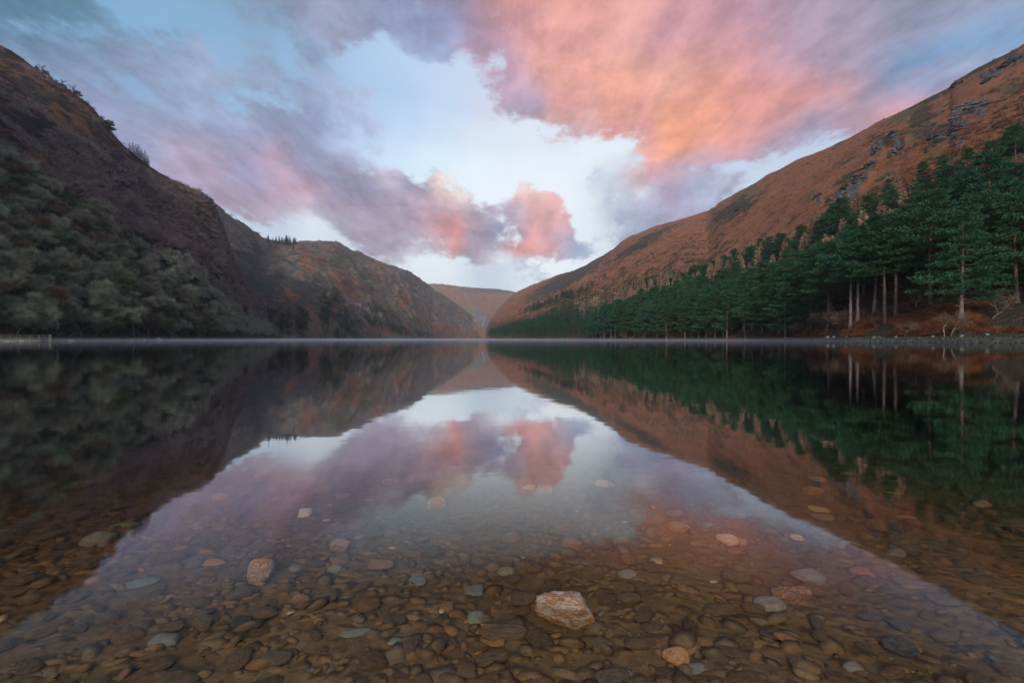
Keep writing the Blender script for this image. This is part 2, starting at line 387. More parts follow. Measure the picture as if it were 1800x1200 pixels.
# ------------------------------------------------------------------ terrain: hills lofted from shoreline to ridge
def blob_attr(px, py, blobs):
    a = np.zeros(px.shape)
    for bx, by, rx, ry, *rest in blobs:
        ang = math.radians(rest[0]) if rest else 0
        ddx, ddy = px - bx, py - by
        u = ddx * math.cos(ang) + ddy * math.sin(ang); v = -ddx * math.sin(ang) + ddy * math.cos(ang)
        a = np.maximum(a, np.exp(-((u / rx) ** 2 + (v / ry) ** 2)))
    return a
class Hill:
    def __init__(s, name, shore, ridge, step, nrows, mat, amp, bank=0.8, terr=None, fields=None, seed=0, endcap=0.0, label=None):
        px = []
        lo, hi = shore[0][0], shore[-1][0]
        x = lo
        while x < hi:
            px.append(x); x += step if -60 <= x <= 1860 else step * 5
        px.append(hi); px = np.array(px, float)
        Ds = np.exp(np.interp(px, [a[0] for a in shore], np.log([a[1] for a in shore])))
        ry = np.interp(px, [a[0] for a in ridge], [a[1] for a in ridge])
        Dr = np.exp(np.interp(px, [a[0] for a in ridge], np.log([a[2] for a in ridge])))
        def sm(v, k=5):
            kk = np.ones(k) / k
            return np.convolve(np.pad(v, k // 2, mode='edge'), kk, 'valid')
        Ds, Dr, ry = sm(Ds), sm(Dr), sm(ry, 3)
        U = (px - 900) / FPX; vr = (HZ - ry) / FPX
        sv = np.linspace(0, 1, nrows)[:, None]
        t = sv * Ds / (Dr - sv * (Dr - Ds))
        D = Ds + (Dr - Ds) * t
        z = D * sv * vr + 0.10 * (1 - sv)
        back = [(1.02, .998), (1.06, .985), (1.12, .93), (1.2, .70)]
        D = np.concatenate([[Ds * .55], [Ds * .8 - 2], [Ds - 1.5], D] + [[Dr * b[0]] for b in back])
        z = np.concatenate([[Ds * 0 - 9], [Ds * 0 - 4.2], [Ds * 0 - .5], z] + [[z[-1] * b[1]] for b in back])
        X = D * U
        s.px, s.npre, s.nrows = px, 3, nrows
        sall = np.concatenate([[0, 0, 0], sv[:, 0], np.ones(len(back))])[:, None] + 0 * X
        PX = px[None] + 0 * X; PY = HZ - FPX * (z - CAM_H) / D
        P = np.stack([X, D, z], -1)
        L = amp
        rel = sstep(z, 1.0, 30.0) * (1 - 0.62 * sstep(sall, 0.86, 1.0)) * np.minimum(1, (D - Ds + 1) / 60 + .25)
        n1 = fbm(P / 75, 3, seed + 1, ridged=True); n2 = fbm(P / 22, 3, seed + 5); n3 = fbm(P / 6.0, 3, seed + 9)
        z2 = z + rel * (L * n1 + L * .45 * n2 + L * .12 * n3)
        fl = {k: np.clip(blob_attr(PX, PY, b), 0, 1) for k, b in (fields or {}).items()}
        if 'rock' in fl:                                   # ledges where bare rock crops out
            rk = sstep(fl['rock'] + 0.25 * n2 + 0.2 * n3, 0.35, 0.7)
            hstep = np.clip(D / 70, 2.5, 9.0)
            zz = z2 + 1.5 * n2
            terr_z = (np.floor(zz / hstep) + sstep(zz / hstep - np.floor(zz / hstep), 0.15, 0.45)) * hstep - 1.5 * n2
            z2 = z2 + rk * (terr_z - z2) * 0.75
            fl['rock'] = rk
        z2 = z2 + 0.7 * sstep(D - Ds, 0.0, 1.6) * (z > -0.2) * bank * (1 + 0.4 * n3)
        P[..., 2] = z2
        s.P = P; s.Ds, s.Dr, s.ry = Ds, Dr, ry
        nr, nc = X.shape
        i = np.arange(nr - 1)[:, None] * nc + np.arange(nc - 1)[None]
        q = np.stack([i, i + 1, i + nc + 1, i + nc], -1)
        me = np_mesh(name, P, quads=q, attrs={k: v.ravel() for k, v in fl.items()} | {'height': z2.ravel()})
        s.o = link(name, me, mat, kind='structure', label=label)
    def at(s, px, sv):
        """ground point on the hill in column px at fraction sv of the way from shore to ridge (in elevation angle)"""
        j = np.clip(np.interp(px, s.px, np.arange(len(s.px))), 0, len(s.px) - 1.001)
        i = np.clip(s.npre + sv * (s.nrows - 1), 0, s.npre + s.nrows - 1.001)
        j0, i0 = int(j), int(i); a, b = j - j0, i - i0
        P = s.P
        return ((P[i0, j0] * (1 - a) + P[i0, j0 + 1] * a) * (1 - b) + (P[i0 + 1, j0] * (1 - a) + P[i0 + 1, j0 + 1] * a) * b)
    def at_py(s, px, py):
        ry = np.interp(px, s.px, s.ry)
        return s.at(px, np.clip((HZ - py) / (HZ - ry), 0.0, 1.0))

def hill_material(name, base, dark, bracken, grass, rock, brk=(0.45, 0.62), drk=(0.5, 0.62), ms=1.0, rock_noise=0.0):
    m, t, out = material(name)
    co = objcoord(t)
    big = t.noise(co, 0.022 * ms, 5, 0.62, 0.4); mid = t.noise(co, 0.11 * ms, 5, 0.65); fine = t.noise(co, 0.9 * ms, 4, 0.7)
    tuft = t.noise(co, 2.6 * ms, 3, 0.7)
    col = t.mix(t.step(fine, 0.35, 0.65), tuple(c * 0.55 for c in base), tuple(c * 1.6 for c in base))
    bm = t.m('ADD', t.m('ADD', big, t.m('MULTIPLY', t.m('SUBTRACT', mid, 0.5), 0.7)), t.m('MULTIPLY', attr(t, 'bracken'), 0.42))
    col = t.mix(t.step(bm, *brk), col, t.mix(t.step(tuft, 0.3, 0.7), bracken, tuple(c * 0.38 for c in bracken)))
    big2 = t.noise(t.vm('ADD', co, (300.0, 120.0, 55.0)), 0.03 * ms, 6, 0.65, 0.5)
    gm = t.m('ADD', t.m('ADD', big2, t.m('MULTIPLY', t.m('SUBTRACT', fine, 0.5), 0.25)), t.m('MULTIPLY', attr(t, 'grass'), 0.4))
    col = t.mix(t.step(gm, 0.62, 0.74), col, grass)
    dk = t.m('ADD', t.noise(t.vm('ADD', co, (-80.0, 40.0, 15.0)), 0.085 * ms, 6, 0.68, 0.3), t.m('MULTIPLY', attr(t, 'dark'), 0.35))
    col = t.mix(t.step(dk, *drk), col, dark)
    spk = t.noise(co, 0.42 * ms, 6, 0.78, 0.6)
    col = t.mix(t.step(spk, 0.56, 0.64, 0, 0.8), col, dark)
    # rock: where ledges were raised, and where the ground is steep
    geo = t.n('ShaderNodeNewGeometry'); sp = t.n('ShaderNodeSeparateXYZ'); t.put(sp.inputs[0], geo.outputs['Normal'])
    st = t.n('ShaderNodeVectorMath', operation='MULTIPLY'); t.put(st.inputs[0], co); st.inputs[1].default_value = (0.35, 0.35, 1.5)
    rn = t.noise(st.outputs[0], 0.8, 6, 0.7)
    rcol = t.mix(t.step(rn, 0.3, 0.7), tuple(c * 0.3 for c in rock), rock)
    rm = t.m('ADD', t.m('MULTIPLY_ADD', attr(t, 'stony'), 0.42, attr(t, 'rock')), t.m('MULTIPLY', t.m('SUBTRACT', spk, 0.5), 3.2))
    rm = t.m('ADD', rm, t.step(sp.outputs[2], 0.52, 0.25, 0.0, 0.7))
    if rock_noise: rm = t.m('ADD', rm, t.step(t.noise(co, 0.16 * ms, 6, 0.75, 1.0), 0.63, 0.72, 0, rock_noise))
    col = t.mix(t.step(rm, 0.42, 0.75), col, rcol)
    h = t.m('ADD', t.m('MULTIPLY', fine, 1.0), t.m('ADD', t.m('MULTIPLY', tuft, 0.5), t.m('MULTIPLY', mid, 2.5)))
    principled(t, out, col, 0.95, 0.05, h, 1.1 / ms, 1.0)
    return m
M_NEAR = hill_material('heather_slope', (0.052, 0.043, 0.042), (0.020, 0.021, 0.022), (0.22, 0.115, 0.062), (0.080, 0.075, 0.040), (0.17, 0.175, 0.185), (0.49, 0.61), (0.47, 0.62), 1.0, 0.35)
M_FAR = hill_material('far_slope', (0.165, 0.135, 0.112), (0.065, 0.068, 0.066), (0.34, 0.175, 0.11), (0.125, 0.122, 0.064), (0.32, 0.315, 0.325), (0.58, 0.74), (0.50, 0.66), 0.5, 0.5)
M_HEAD = hill_material('moor_slope', (0.26, 0.19, 0.15), (0.15, 0.13, 0.13), (0.42, 0.22, 0.14), (0.24, 0.20, 0.12), (0.33, 0.31, 0.31), (0.46, 0.62), (0.60, 0.72), 0.25, 0.2)
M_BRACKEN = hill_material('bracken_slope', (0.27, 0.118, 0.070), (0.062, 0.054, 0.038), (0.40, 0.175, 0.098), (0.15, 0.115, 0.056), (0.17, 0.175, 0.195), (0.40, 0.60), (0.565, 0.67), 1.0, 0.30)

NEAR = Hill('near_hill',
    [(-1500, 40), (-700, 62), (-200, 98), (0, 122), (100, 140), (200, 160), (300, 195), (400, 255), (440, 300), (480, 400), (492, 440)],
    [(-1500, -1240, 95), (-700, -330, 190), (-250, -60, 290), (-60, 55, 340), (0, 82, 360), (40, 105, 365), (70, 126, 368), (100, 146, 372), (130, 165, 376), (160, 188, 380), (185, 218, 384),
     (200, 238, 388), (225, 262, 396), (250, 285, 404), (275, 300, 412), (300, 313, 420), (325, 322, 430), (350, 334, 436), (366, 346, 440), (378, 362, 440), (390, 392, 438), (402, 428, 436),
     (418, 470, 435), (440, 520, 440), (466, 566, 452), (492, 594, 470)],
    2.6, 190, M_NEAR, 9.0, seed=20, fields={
    'rock': [(225, 330, 30, 6), (440, 300, 1, 1), (190, 215, 14, 18, 60), (215, 330, 26, 7)],
    'bracken': [(120, 212, 50, 16, 20), (95, 290, 45, 12), (350, 362, 46, 12, 30), (330, 340, 40, 9, 30), (60, 330, 40, 20), (260, 250, 40, 12, 45), (300, 395, 30, 14), (392, 470, 14, 20)],
    'grass': [(300, 330, 50, 12, 35), (330, 380, 30, 12, 35), (40, 575, 60, 12), (240, 560, 60, 10)],
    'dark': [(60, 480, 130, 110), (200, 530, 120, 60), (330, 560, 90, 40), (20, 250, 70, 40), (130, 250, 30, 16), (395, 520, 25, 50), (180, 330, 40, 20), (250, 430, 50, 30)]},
    label='steep heather covered hill rising straight from the lake')
FAR = Hill('far_hill',
    [(330, 420), (440, 430), (480, 440), (540, 520), (600, 630), (650, 760), (700, 920), (750, 1160), (800, 1500), (850, 1650), (872, 1700)],
    [(330, 330, 700), (352, 338, 720), (375, 356, 740), (400, 379, 790), (420, 391, 840), (440, 402, 900), (458, 417, 980), (475, 424, 1010), (500, 428, 1040), (530, 424, 1060), (560, 424, 1090),
     (585, 427, 1120), (600, 431, 1150), (625, 442, 1220), (650, 452, 1300), (680, 464, 1380), (700, 471, 1450), (720, 479, 1560), (740, 491, 1700), (752, 501, 1800), (765, 512, 1880), (785, 522, 1960), (805, 537, 2040),
     (825, 552, 2120), (845, 570, 2200), (858, 584, 2280), (872, 593, 2350)],
    2.2, 140, M_FAR, 15, seed=40, fields={
    'stony': [(508, 480, 4, 25), (520, 470, 12, 20), (630, 470, 25, 20, 40), (700, 500, 20, 16, 40), (400, 400, 10, 16), (760, 530, 30, 8, 45), (790, 560, 50, 7, 35), (820, 575, 40, 7, 30), (700, 480, 10, 20)],
    'bracken': [(545, 465, 22, 14), (665, 470, 12, 20, 30), (710, 528, 22, 14, 40), (690, 580, 50, 7), (510, 530, 30, 20), (560, 560, 50, 16), (770, 580, 50, 10, 20), (480, 570, 25, 14), (630, 510, 40, 20), (830, 592, 50, 5)],
    'grass': [(670, 540, 50, 10, 35), (600, 460, 30, 14), (720, 560, 50, 7, 33), (650, 500, 30, 12, 35), (490, 592, 12, 5)],
    'dark': [(560, 530, 60, 20, 30), (450, 490, 40, 50), (420, 560, 40, 30)]},
    label='long craggy hill on the shaded side of the far lake')
HEAD = Hill('valley_head',
    [(600, 1900), (700, 1800), (780, 1680), (860, 1660), (900, 1660), (1000, 1700), (1100, 1900)],
    [(600, 515, 3600), (700, 503, 3500), (745, 499, 3500), (765, 499, 3500), (800, 503, 3550), (830, 506, 3600), (870, 508, 3650), (895, 511, 3700), (915, 516, 3700), (960, 524, 3700), (1100, 535, 3700)],
    2.2, 60, M_HEAD, 16, seed=60, fields={
    'rock': [(850, 570, 14, 14), (840, 555, 10, 14)],
    'bracken': [(840, 530, 50, 8), (830, 590, 60, 8), (870, 560, 20, 20), (800, 518, 40, 6)],
    'grass': [(820, 548, 30, 8)],
    'dark': [(860, 512, 50, 5)]},
    label='rounded moor closing the head of the valley')
BRK = Hill('bracken_hill',
    [(848, 1690), (857, 1640), (862, 690), (900, 520), (950, 420), (1000, 350), (1100, 262), (1200, 207), (1300, 168), (1350, 150), (1400, 128), (1500, 96), (1600, 82), (1690, 73), (1800, 68), (2000, 58), (2500, 38), (3300, 24)],
    [(848, 588, 1950), (860, 566, 1950), (880, 538, 1980), (905, 515, 2000), (930, 503, 1900), (950, 495, 1780), (980, 484, 1640), (1005, 477, 1520), (1030, 466, 1420), (1040, 460, 1380), (1060, 449, 1280), (1080, 437, 1200), (1092, 424, 1150),
     (1110, 415, 1080), (1150, 399, 1020), (1200, 384, 980), (1245, 371, 940), (1262, 359, 760), (1300, 336, 700), (1350, 308, 630), (1400, 284, 570), (1450, 262, 530), (1500, 238, 490), (1550, 211, 460), (1600, 188, 430),
     (1640, 168, 415), (1668, 155, 400), (1674, 146, 398), (1700, 129, 385), (1740, 107, 370), (1775, 90, 355), (1800, 76, 345), (1900, 20, 320), (2100, -90, 270), (2500, -330, 190), (3300, -838, 120)],
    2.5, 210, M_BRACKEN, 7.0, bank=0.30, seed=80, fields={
    'rock': [(1703, 203, 42, 13, 5), (1690, 232, 36, 11), (1662, 262, 26, 18, 30), (1672, 272, 20, 10), (1540, 276, 10, 14, 60), (1578, 272, 10, 16, -30), (1525, 308, 22, 10, -50), (1500, 335, 22, 10, -50), (1470, 352, 16, 9, -40), (1785, 108, 30, 7, -20),
             (1740, 135, 30, 6, -15), (1680, 152, 14, 7, -30), (1437, 356, 8, 7), (1570, 256, 10, 6)],
    'stony': [(1040, 468, 34, 10, -25), (1010, 488, 44, 9, -25), (975, 508, 40, 9, -25), (940, 530, 34, 9, -25), (1080, 440, 24, 8, -30), (1150, 420, 60, 8, -25), (1400, 330, 60, 12, -30), (1620, 250, 60, 30, -30)],
    'bracken': [(1350, 350, 120, 30, -25), (1600, 230, 60, 20, -30), (1730, 160, 60, 14, -20), (1180, 410, 70, 12, -20), (1560, 330, 60, 20), (1560, 585, 120, 10), (1770, 240, 40, 20), (1300, 420, 80, 14, -20), (1030, 520, 90, 10, -25)],
    'grass': [(1620, 240, 30, 24), (1310, 348, 30, 14, -40), (1600, 200, 60, 12, -30), (1330, 580, 20, 6), (1780, 160, 30, 10), (1650, 300, 40, 10)],
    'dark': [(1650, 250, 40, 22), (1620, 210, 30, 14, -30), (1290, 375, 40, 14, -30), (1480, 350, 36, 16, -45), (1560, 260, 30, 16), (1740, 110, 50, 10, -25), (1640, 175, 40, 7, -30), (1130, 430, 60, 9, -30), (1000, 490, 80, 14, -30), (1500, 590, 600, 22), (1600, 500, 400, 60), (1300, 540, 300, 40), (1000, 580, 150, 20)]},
    label='bracken orange hillside with crags above the pine wood')

# ------------------------------------------------------------------ lake bed and water
def bed_z(x, y):
    y = np.asarray(y, float)
    d = 0.002 + 0.034 * y
    far = sstep(y, 8, 120) * 5.5
    return np.where(y < 0, np.minimum(-d, 0.35 + 0.02 * -y), -(d + far).clip(max=6))
def axis(fine_lo, fine_hi, stp, lim_lo, lim_hi):
    a = list(np.arange(fine_lo, fine_hi, stp)); s = stp
    x = a[-1]
    while x < lim_hi: s *= 1.22; x += s; a.append(min(x, lim_hi))
    s = stp; x = a[0]
    while x > lim_lo: s *= 1.22; x -= s; a.insert(0, max(x, lim_lo))
    return np.array(a)
xs = axis(-5.5, 5.5, 0.05, -2900, 2900); ys = axis(0.45, 7.5, 0.045, -520, 4560)
X, Y = np.meshgrid(xs, ys)
Z = bed_z(X, Y)
nb = np.stack([X, Y, 0 * X], -1)
Z = Z + 0.010 * fbm(nb * 3.0, 3, 3) * sstep(np.hypot(X, Y), 40, 10) + 0.004 * fbm(nb * 16.0, 2, 9) * sstep(np.hypot(X, Y), 12, 6)
BED_X, BED_Y, BED_Z = xs, ys, Z
i = np.arange(len(ys) - 1)[:, None] * len(xs) + np.arange(len(xs) - 1)[None]
me = np_mesh('lake_bed', np.stack([X, Y, Z], -1), quads=np.stack([i, i + 1, i + len(xs) + 1, i + len(xs)], -1))
m, t, out = material('silt')
co = objcoord(t)
nz = t.noise(co, 3.0, 6, 0.65); nf = t.noise(co, 60.0, 4, 0.7)
vor = t.n('ShaderNodeTexVoronoi'); vor.inputs['Scale'].default_value = 26.0
wv = t.vm('ADD', co, t.vm('SCALE', t.noise(co, 14, 3, out=1), scale=0.05)); t.put(vor.inputs['Vector'], wv)
vc = t.n('ShaderNodeSeparateColor'); t.put(vc.inputs[0], vor.outputs['Color'])
col = t.mix(t.step(nz, 0.3, 0.7), (0.155, 0.112, 0.062), (0.24, 0.175, 0.098))
col = t.mix(t.step(nf, 0.35, 0.7, 0, 0.5), col, (0.05, 0.033, 0.02))
col = t.mix(0.35, col, t.ramp(vc.outputs[0], [(0, (0.05, 0.035, 0.022)), (0.6, (0.13, 0.085, 0.05)), (0.92, (0.16, 0.12, 0.08)), (1, (0.35, 0.22, 0.12))]))
h = t.m('ADD', t.m('MULTIPLY', nf, 0.35), t.step(vor.outputs['Distance'], 0.0, 0.6, 1.0, 0.0))
principled(t, out, col, 0.95, 0.1, h, 0.012, 0.9)
link('lake_bed', me, m, kind='structure', label='brown silty lake bed sloping away under clear water')
def bed_at(x, y):
    i = min(max(int(np.searchsorted(ys, y)) - 1, 0), len(ys) - 2); j = min(max(int(np.searchsorted(xs, x)) - 1, 0), len(xs) - 2)
    a = (y - ys[i]) / (ys[i + 1] - ys[i]); b = (x - xs[j]) / (xs[j + 1] - xs[j])
    return float((BED_Z[i, j] * (1 - b) + BED_Z[i, j + 1] * b) * (1 - a) + (BED_Z[i + 1, j] * (1 - b) + BED_Z[i + 1, j + 1] * b) * a)

wx0, wx1, wy0, wy1, wz = -1500, 1500, -0.80, 2400, -8.5
me = np_mesh('lake_water', [(wx0, wy0, 0), (wx1, wy0, 0), (wx1, wy1, 0), (wx0, wy1, 0), (wx0, wy0, wz), (wx1, wy0, wz), (wx1, wy1, wz), (wx0, wy1, wz)],
             quads=[(0, 1, 2, 3), (7, 6, 5, 4), (0, 4, 5, 1), (1, 5, 6, 2), (2, 6, 7, 3), (3, 7, 4, 0)], smooth=False)
m, t, out = material('still_water')
co = objcoord(t)
sc = t.n('ShaderNodeVectorMath', operation='MULTIPLY'); t.put(sc.inputs[0], co); sc.inputs[1].default_value = (0.5, 1.0, 1.0)
rip = t.noise(sc.outputs[0], 3.0, 3, 0.55)
bm = t.n('ShaderNodeBump'); t.put(bm.inputs['Height'], rip); bm.inputs['Distance'].default_value = 0.0016; bm.inputs['Strength'].default_value = 0.5
geo = t.n('ShaderNodeNewGeometry'); dt = t.n('ShaderNodeVectorMath', operation='DOT_PRODUCT')
t.put(dt.inputs[0], geo.outputs['Incoming']); t.put(dt.inputs[1], geo.outputs['Normal'])
fres = t.m('MULTIPLY_ADD', t.m('POWER', t.m('SUBTRACT', 1.0, t.m('ABSOLUTE', dt.outputs['Value'])), 5.0), 0.98, 0.02)   # the same from above and below
gl = t.n('ShaderNodeBsdfGlossy'); gl.inputs['Roughness'].default_value = 0.035; t.put(gl.inputs['Normal'], bm.outputs[0])
tr = t.n('ShaderNodeBsdfTransparent'); tr.inputs[0].default_value = (1, 1, 1, 1)
mx = t.n('ShaderNodeMixShader'); t.put(mx.inputs[0], t.m('MINIMUM', t.m('MAXIMUM', t.m('MULTIPLY_ADD', fres, 3.0, -0.165), 0.014), 1.0)); t.put(mx.inputs[1], tr.outputs[0]); t.put(mx.inputs[2], gl.outputs[0])
t.put(out.inputs[0], mx.outputs[0])
va = t.n('ShaderNodeVolumeAbsorption'); va.inputs['Color'].default_value = (0.66, 0.50, 0.16, 1); va.inputs['Density'].default_value = 7.6   # peaty water
t.put(out.inputs['Volume'], va.outputs[0])
WATER = link('lake_water', me, m, kind='structure', label='still clear water of the lake mirroring hills and sky')

# ------------------------------------------------------------------ air: haze over everything, and mist lying on the water
def air_box(name, lo, hi, dens, colr, label):
    v = [(x, y, z) for z in (lo[2], hi[2]) for y in (lo[1], hi[1]) for x in (lo[0], hi[0])]
    q = [(0, 2, 3, 1), (4, 5, 7, 6), (0, 1, 5, 4), (2, 6, 7, 3), (0, 4, 6, 2), (1, 3, 7, 5)]
    me = np_mesh(name, v, quads=q, smooth=False)
    m, t, out = material(name)
    p = t.n('ShaderNodeVolumePrincipled'); p.inputs['Density'].default_value = dens; p.inputs['Color'].default_value = (*colr, 1)
    p.inputs['Anisotropy'].default_value = 0.0
    t.put(out.inputs['Volume'], p.outputs[0])
    return link(name, me, m, kind='stuff', label=label)
HAZE = True
if HAZE:
    air_box('haze', (-3000, -600, -12), (3000, 4700, 300), 0.00010, (0.84, 0.88, 0.96), 'thin blue air fading the far end of the valley')
for k, (y0, top, dn) in enumerate([(44, 0.82, 0.0009), (60, 0.52, 0.0011), (85, 0.34, 0.0006)]):
    air_box('mist', (-700 + k, y0, 0.02 + 0.006 * k), (700 - k, 1680 - k, top), dn, (0.74, 0.85, 1.0), 'pale blue mist lying on the water before the far shore')
# ------------------------------------------------------------------ tree builders (each returns trunk mesh, crown mesh)
def bez(p0, p1, sag, n, r, wob=0.0):
    t = np.linspace(0, 1, n)[:, None]
    p = p0 + (p1 - p0) * t
    p[:, 2] += sag * 4 * (t * (1 - t))[:, 0]
    p[1:-1] += r.normal(size=(n - 2, 3)) * wob
    return p
def pine(seed, h=20.0, base=0.45, width=4.6, bark=None, lean=0.0, dense=1.0):
    r = np.random.default_rng(seed)
    A, C = Acc(), Acc()
    zz = np.linspace(0, 1, 9)
    bend = r.normal(size=2) * 0.35
    tr = np.stack([lean * h * zz ** 1.5 + bend[0] * np.sin(zz * 3), bend[1] * np.sin(zz * 2.4), h * zz], 1)
    rad = 0.30 * (1 - zz) ** 0.8 + 0.03; rad[0] *= 1.35
    A.tube(tr, rad, 8)
    def trunk_at(f): return np.array([np.interp(f, zz, tr[:, k]) for k in range(3)])
    for k in range(r.integers(5, 10)):                        # dead snags on the bare bole
        f = r.uniform(0.12, base); p = trunk_at(f); a = r.uniform(0, 6.28); L = r.uniform(0.3, 1.5)
        A.tube(bez(p, p + np.array([math.cos(a), math.sin(a), r.uniform(-.35, .2)]) * L, 0.1 * L, 4, r, 0.05), [0.05, 0.04, 0.03, 0.012], 4)
    nl = int(38 * dense)
    for k in range(nl):
        f = base + (1 - base) * ((k + r.uniform(0, 1)) / nl) ** 0.95 * 0.99
        q = (f - base) / (1 - base)
        L = width * (0.62 + 0.55 * math.sin(min(1, q * 1.15 + .22) * math.pi)) * r.uniform(0.6, 1.15) * (1 - 0.55 * q ** 3)
        a = k * 2.4 + r.uniform(-.5, .5)
        p = trunk_at(f)
        e = p + np.array([math.cos(a) * L, math.sin(a) * L, L * (r.uniform(-0.10, 0.12) + 0.28 * q)])
        pts = bez(p, e, -0.06 * L, 6, r, 0.06 * L / 3)
        A.tube(pts, np.linspace(0.07 * (1 - .5 * q), 0.018, 6), 4)
        npad = max(3, int(L * 1.35))
        for j in range(npad):
            g = 0.32 + 0.68 * (j + r.uniform(.2, .9)) / npad
            c = np.array([np.interp(g, np.linspace(0, 1, 6), pts[:, i]) for i in range(3)])
            c = c + np.array([-math.sin(a), math.cos(a), 0]) * r.normal() * 0.30 * L * (0.3 + 0.5 * g)
            c[2] += r.uniform(0.0, 0.25)
            pr = r.uniform(0.75, 1.30); n = int(58 * dense)
            u = r.normal(size=(n, 3)); u /= np.linalg.norm(u, axis=1)[:, None]
            u *= r.uniform(0.25, 1, size=(n, 1)) ** 0.5
            b = c + u * [pr, pr, pr * 0.26]
            d = u * [1, 1, 0.45] + [0, 0, 0.42] + r.normal(size=(n, 3)) * 0.18 + np.array([math.cos(a), math.sin(a), 0]) * 0.35
            d *= (r.uniform(0.30, 0.58, n) / np.linalg.norm(d, axis=1))[:, None]
            C.leaves(b, d, r.uniform(0.13, 0.25, n), r)
    return A.mesh('pine_trunk', bark or M_PBARK, True), C.mesh('pine_crown', M_PINE)
def spruce(seed, h=15.0, w=2.6, n=26, lo=0.06, mat=None, k=9, leaf=(0.5, 0.9), droop=-.22, lw=0.22, barkm=None):
    r = np.random.default_rng(seed); A, C = Acc(), Acc()
    A.tube(np.stack([np.zeros(5), np.zeros(5), np.linspace(0, h, 5)], 1), [0.2, 0.15, 0.1, 0.06, 0.015], 6)
    for i in range(n):
        f = lo + (1 - lo) * (i / n) ** 0.9
        L = w * (1 - f) ** 0.75 * r.uniform(0.75, 1.2) + 0.15
        for j in range(max(4, int(k * (1 - f * .5)))):
            a = r.uniform(0, 6.283); m = int(3 + L * 5)
            g = r.uniform(0.15, 1, m)[:, None]
            dr = np.array([math.cos(a), math.sin(a), droop + 0.25 * f])
            b = np.array([0, 0, f * h + r.normal() * .15]) + dr * L * g * r.uniform(.85, 1.1) + r.normal(size=(m, 3)) * [0.12 * L, 0.12 * L, 0.10]
            d = dr * [1, 1, .6] + r.normal(size=(m, 3)) * 0.45 + [0, 0, .12]
            d *= (r.uniform(*leaf, m) * (0.5 + 0.5 * (1 - f)) / np.linalg.norm(d, axis=1))[:, None]
            C.leaves(b, d, r.uniform(0.6, 1.3, m) * lw, r)
    return A.mesh('conifer_trunk', barkm or M_DARKB, True), C.mesh('conifer_crown', mat or M_SPRUCE)
def bare_tree(seed, h=9.0, spread=0.5, mat=None, bark=None, twigs=3000, stem=0.28, forks=5, rad=0.16, lean=0.1, tl=(0.5, 1.15), tw=0.035, levels=3, multi=1):
    r = np.random.default_rng(seed); A, C = Acc(), Acc(); tips = []
    def grow(p, d, L, rd, lev):
        n = 5; d = d / np.linalg.norm(d)
        pts = [p]; dd = d.copy()
        for i in range(n - 1):
            dd = dd + r.normal(size=3) * 0.20 + [0, 0, 0.05]; dd /= np.linalg.norm(dd); pts.append(pts[-1] + dd * L / (n - 1))
        pts = np.array(pts)
        A.tube(pts, np.linspace(rd, rd * (0.55 if lev else .7), n), 6 if lev == 0 else (4 if lev == 1 else 3))
        if lev >= levels - 1: tips.append((pts, L)); return
        nb = forks + (1 if lev else 0)
        for j in range(nb):
            f = r.uniform(0.45, 1) if j else 1.0
            q = np.array([np.interp(f, np.linspace(0, 1, n), pts[:, i]) for i in range(3)])
            nd = dd * (0.55 if lev else 0.7) + np.append(r.normal(size=2), r.uniform(0.0, 0.6)) * spread * (1.3 if lev else 1)
            grow(q, nd, L * r.uniform(0.62, 0.95) * (1.15 if lev == 0 else 0.8), rd * 0.55, lev + 1)
    for s in range(multi):
        a = r.uniform(0, 6.28)
        grow(np.array([0, 0, -0.3]) + r.normal(size=3) * [.15, .15, 0] * (multi > 1), np.array([math.cos(a) * lean * (3 if multi > 1 else 1), math.sin(a) * lean * (3 if multi > 1 else 1), 1.0]), h * stem, rad / multi ** .5, 0)
    per = max(6, twigs // len(tips))
    for pts, L in tips:
        f = r.uniform(0.1, 1, per)
        b = np.stack([np.interp(f, np.linspace(0, 1, 5), pts[:, i]) for i in range(3)], 1)
        d = (pts[-1] - pts[0])[None] / L * 0.7 + r.normal(size=(per, 3)) * 0.50 + [0, 0, 0.45]
        ln = r.uniform(*tl, per) * h / 9
        d *= (ln / np.linalg.norm(d, axis=1))[:, None]
        C.blades(b, d, tw * r.uniform(0.7, 1.5, per), r)
        b2 = b + d * r.uniform(.4, .9, (per, 1)); d2 = d * .6 + r.normal(size=(per, 3)) * 0.4 * ln[:, None]
        C.blades(b2, d2 * 0.8, tw * r.uniform(0.6, 1.1, per), r)
    zmax = max(v[:, 2].max() for v in C.v); sc = h / zmax
    for B in (A, C): B.v = [v * sc for v in B.v]
    return A.mesh('bare_trunk', bark or M_BARK, True), C.mesh('bare_crown', mat or M_TWIG)

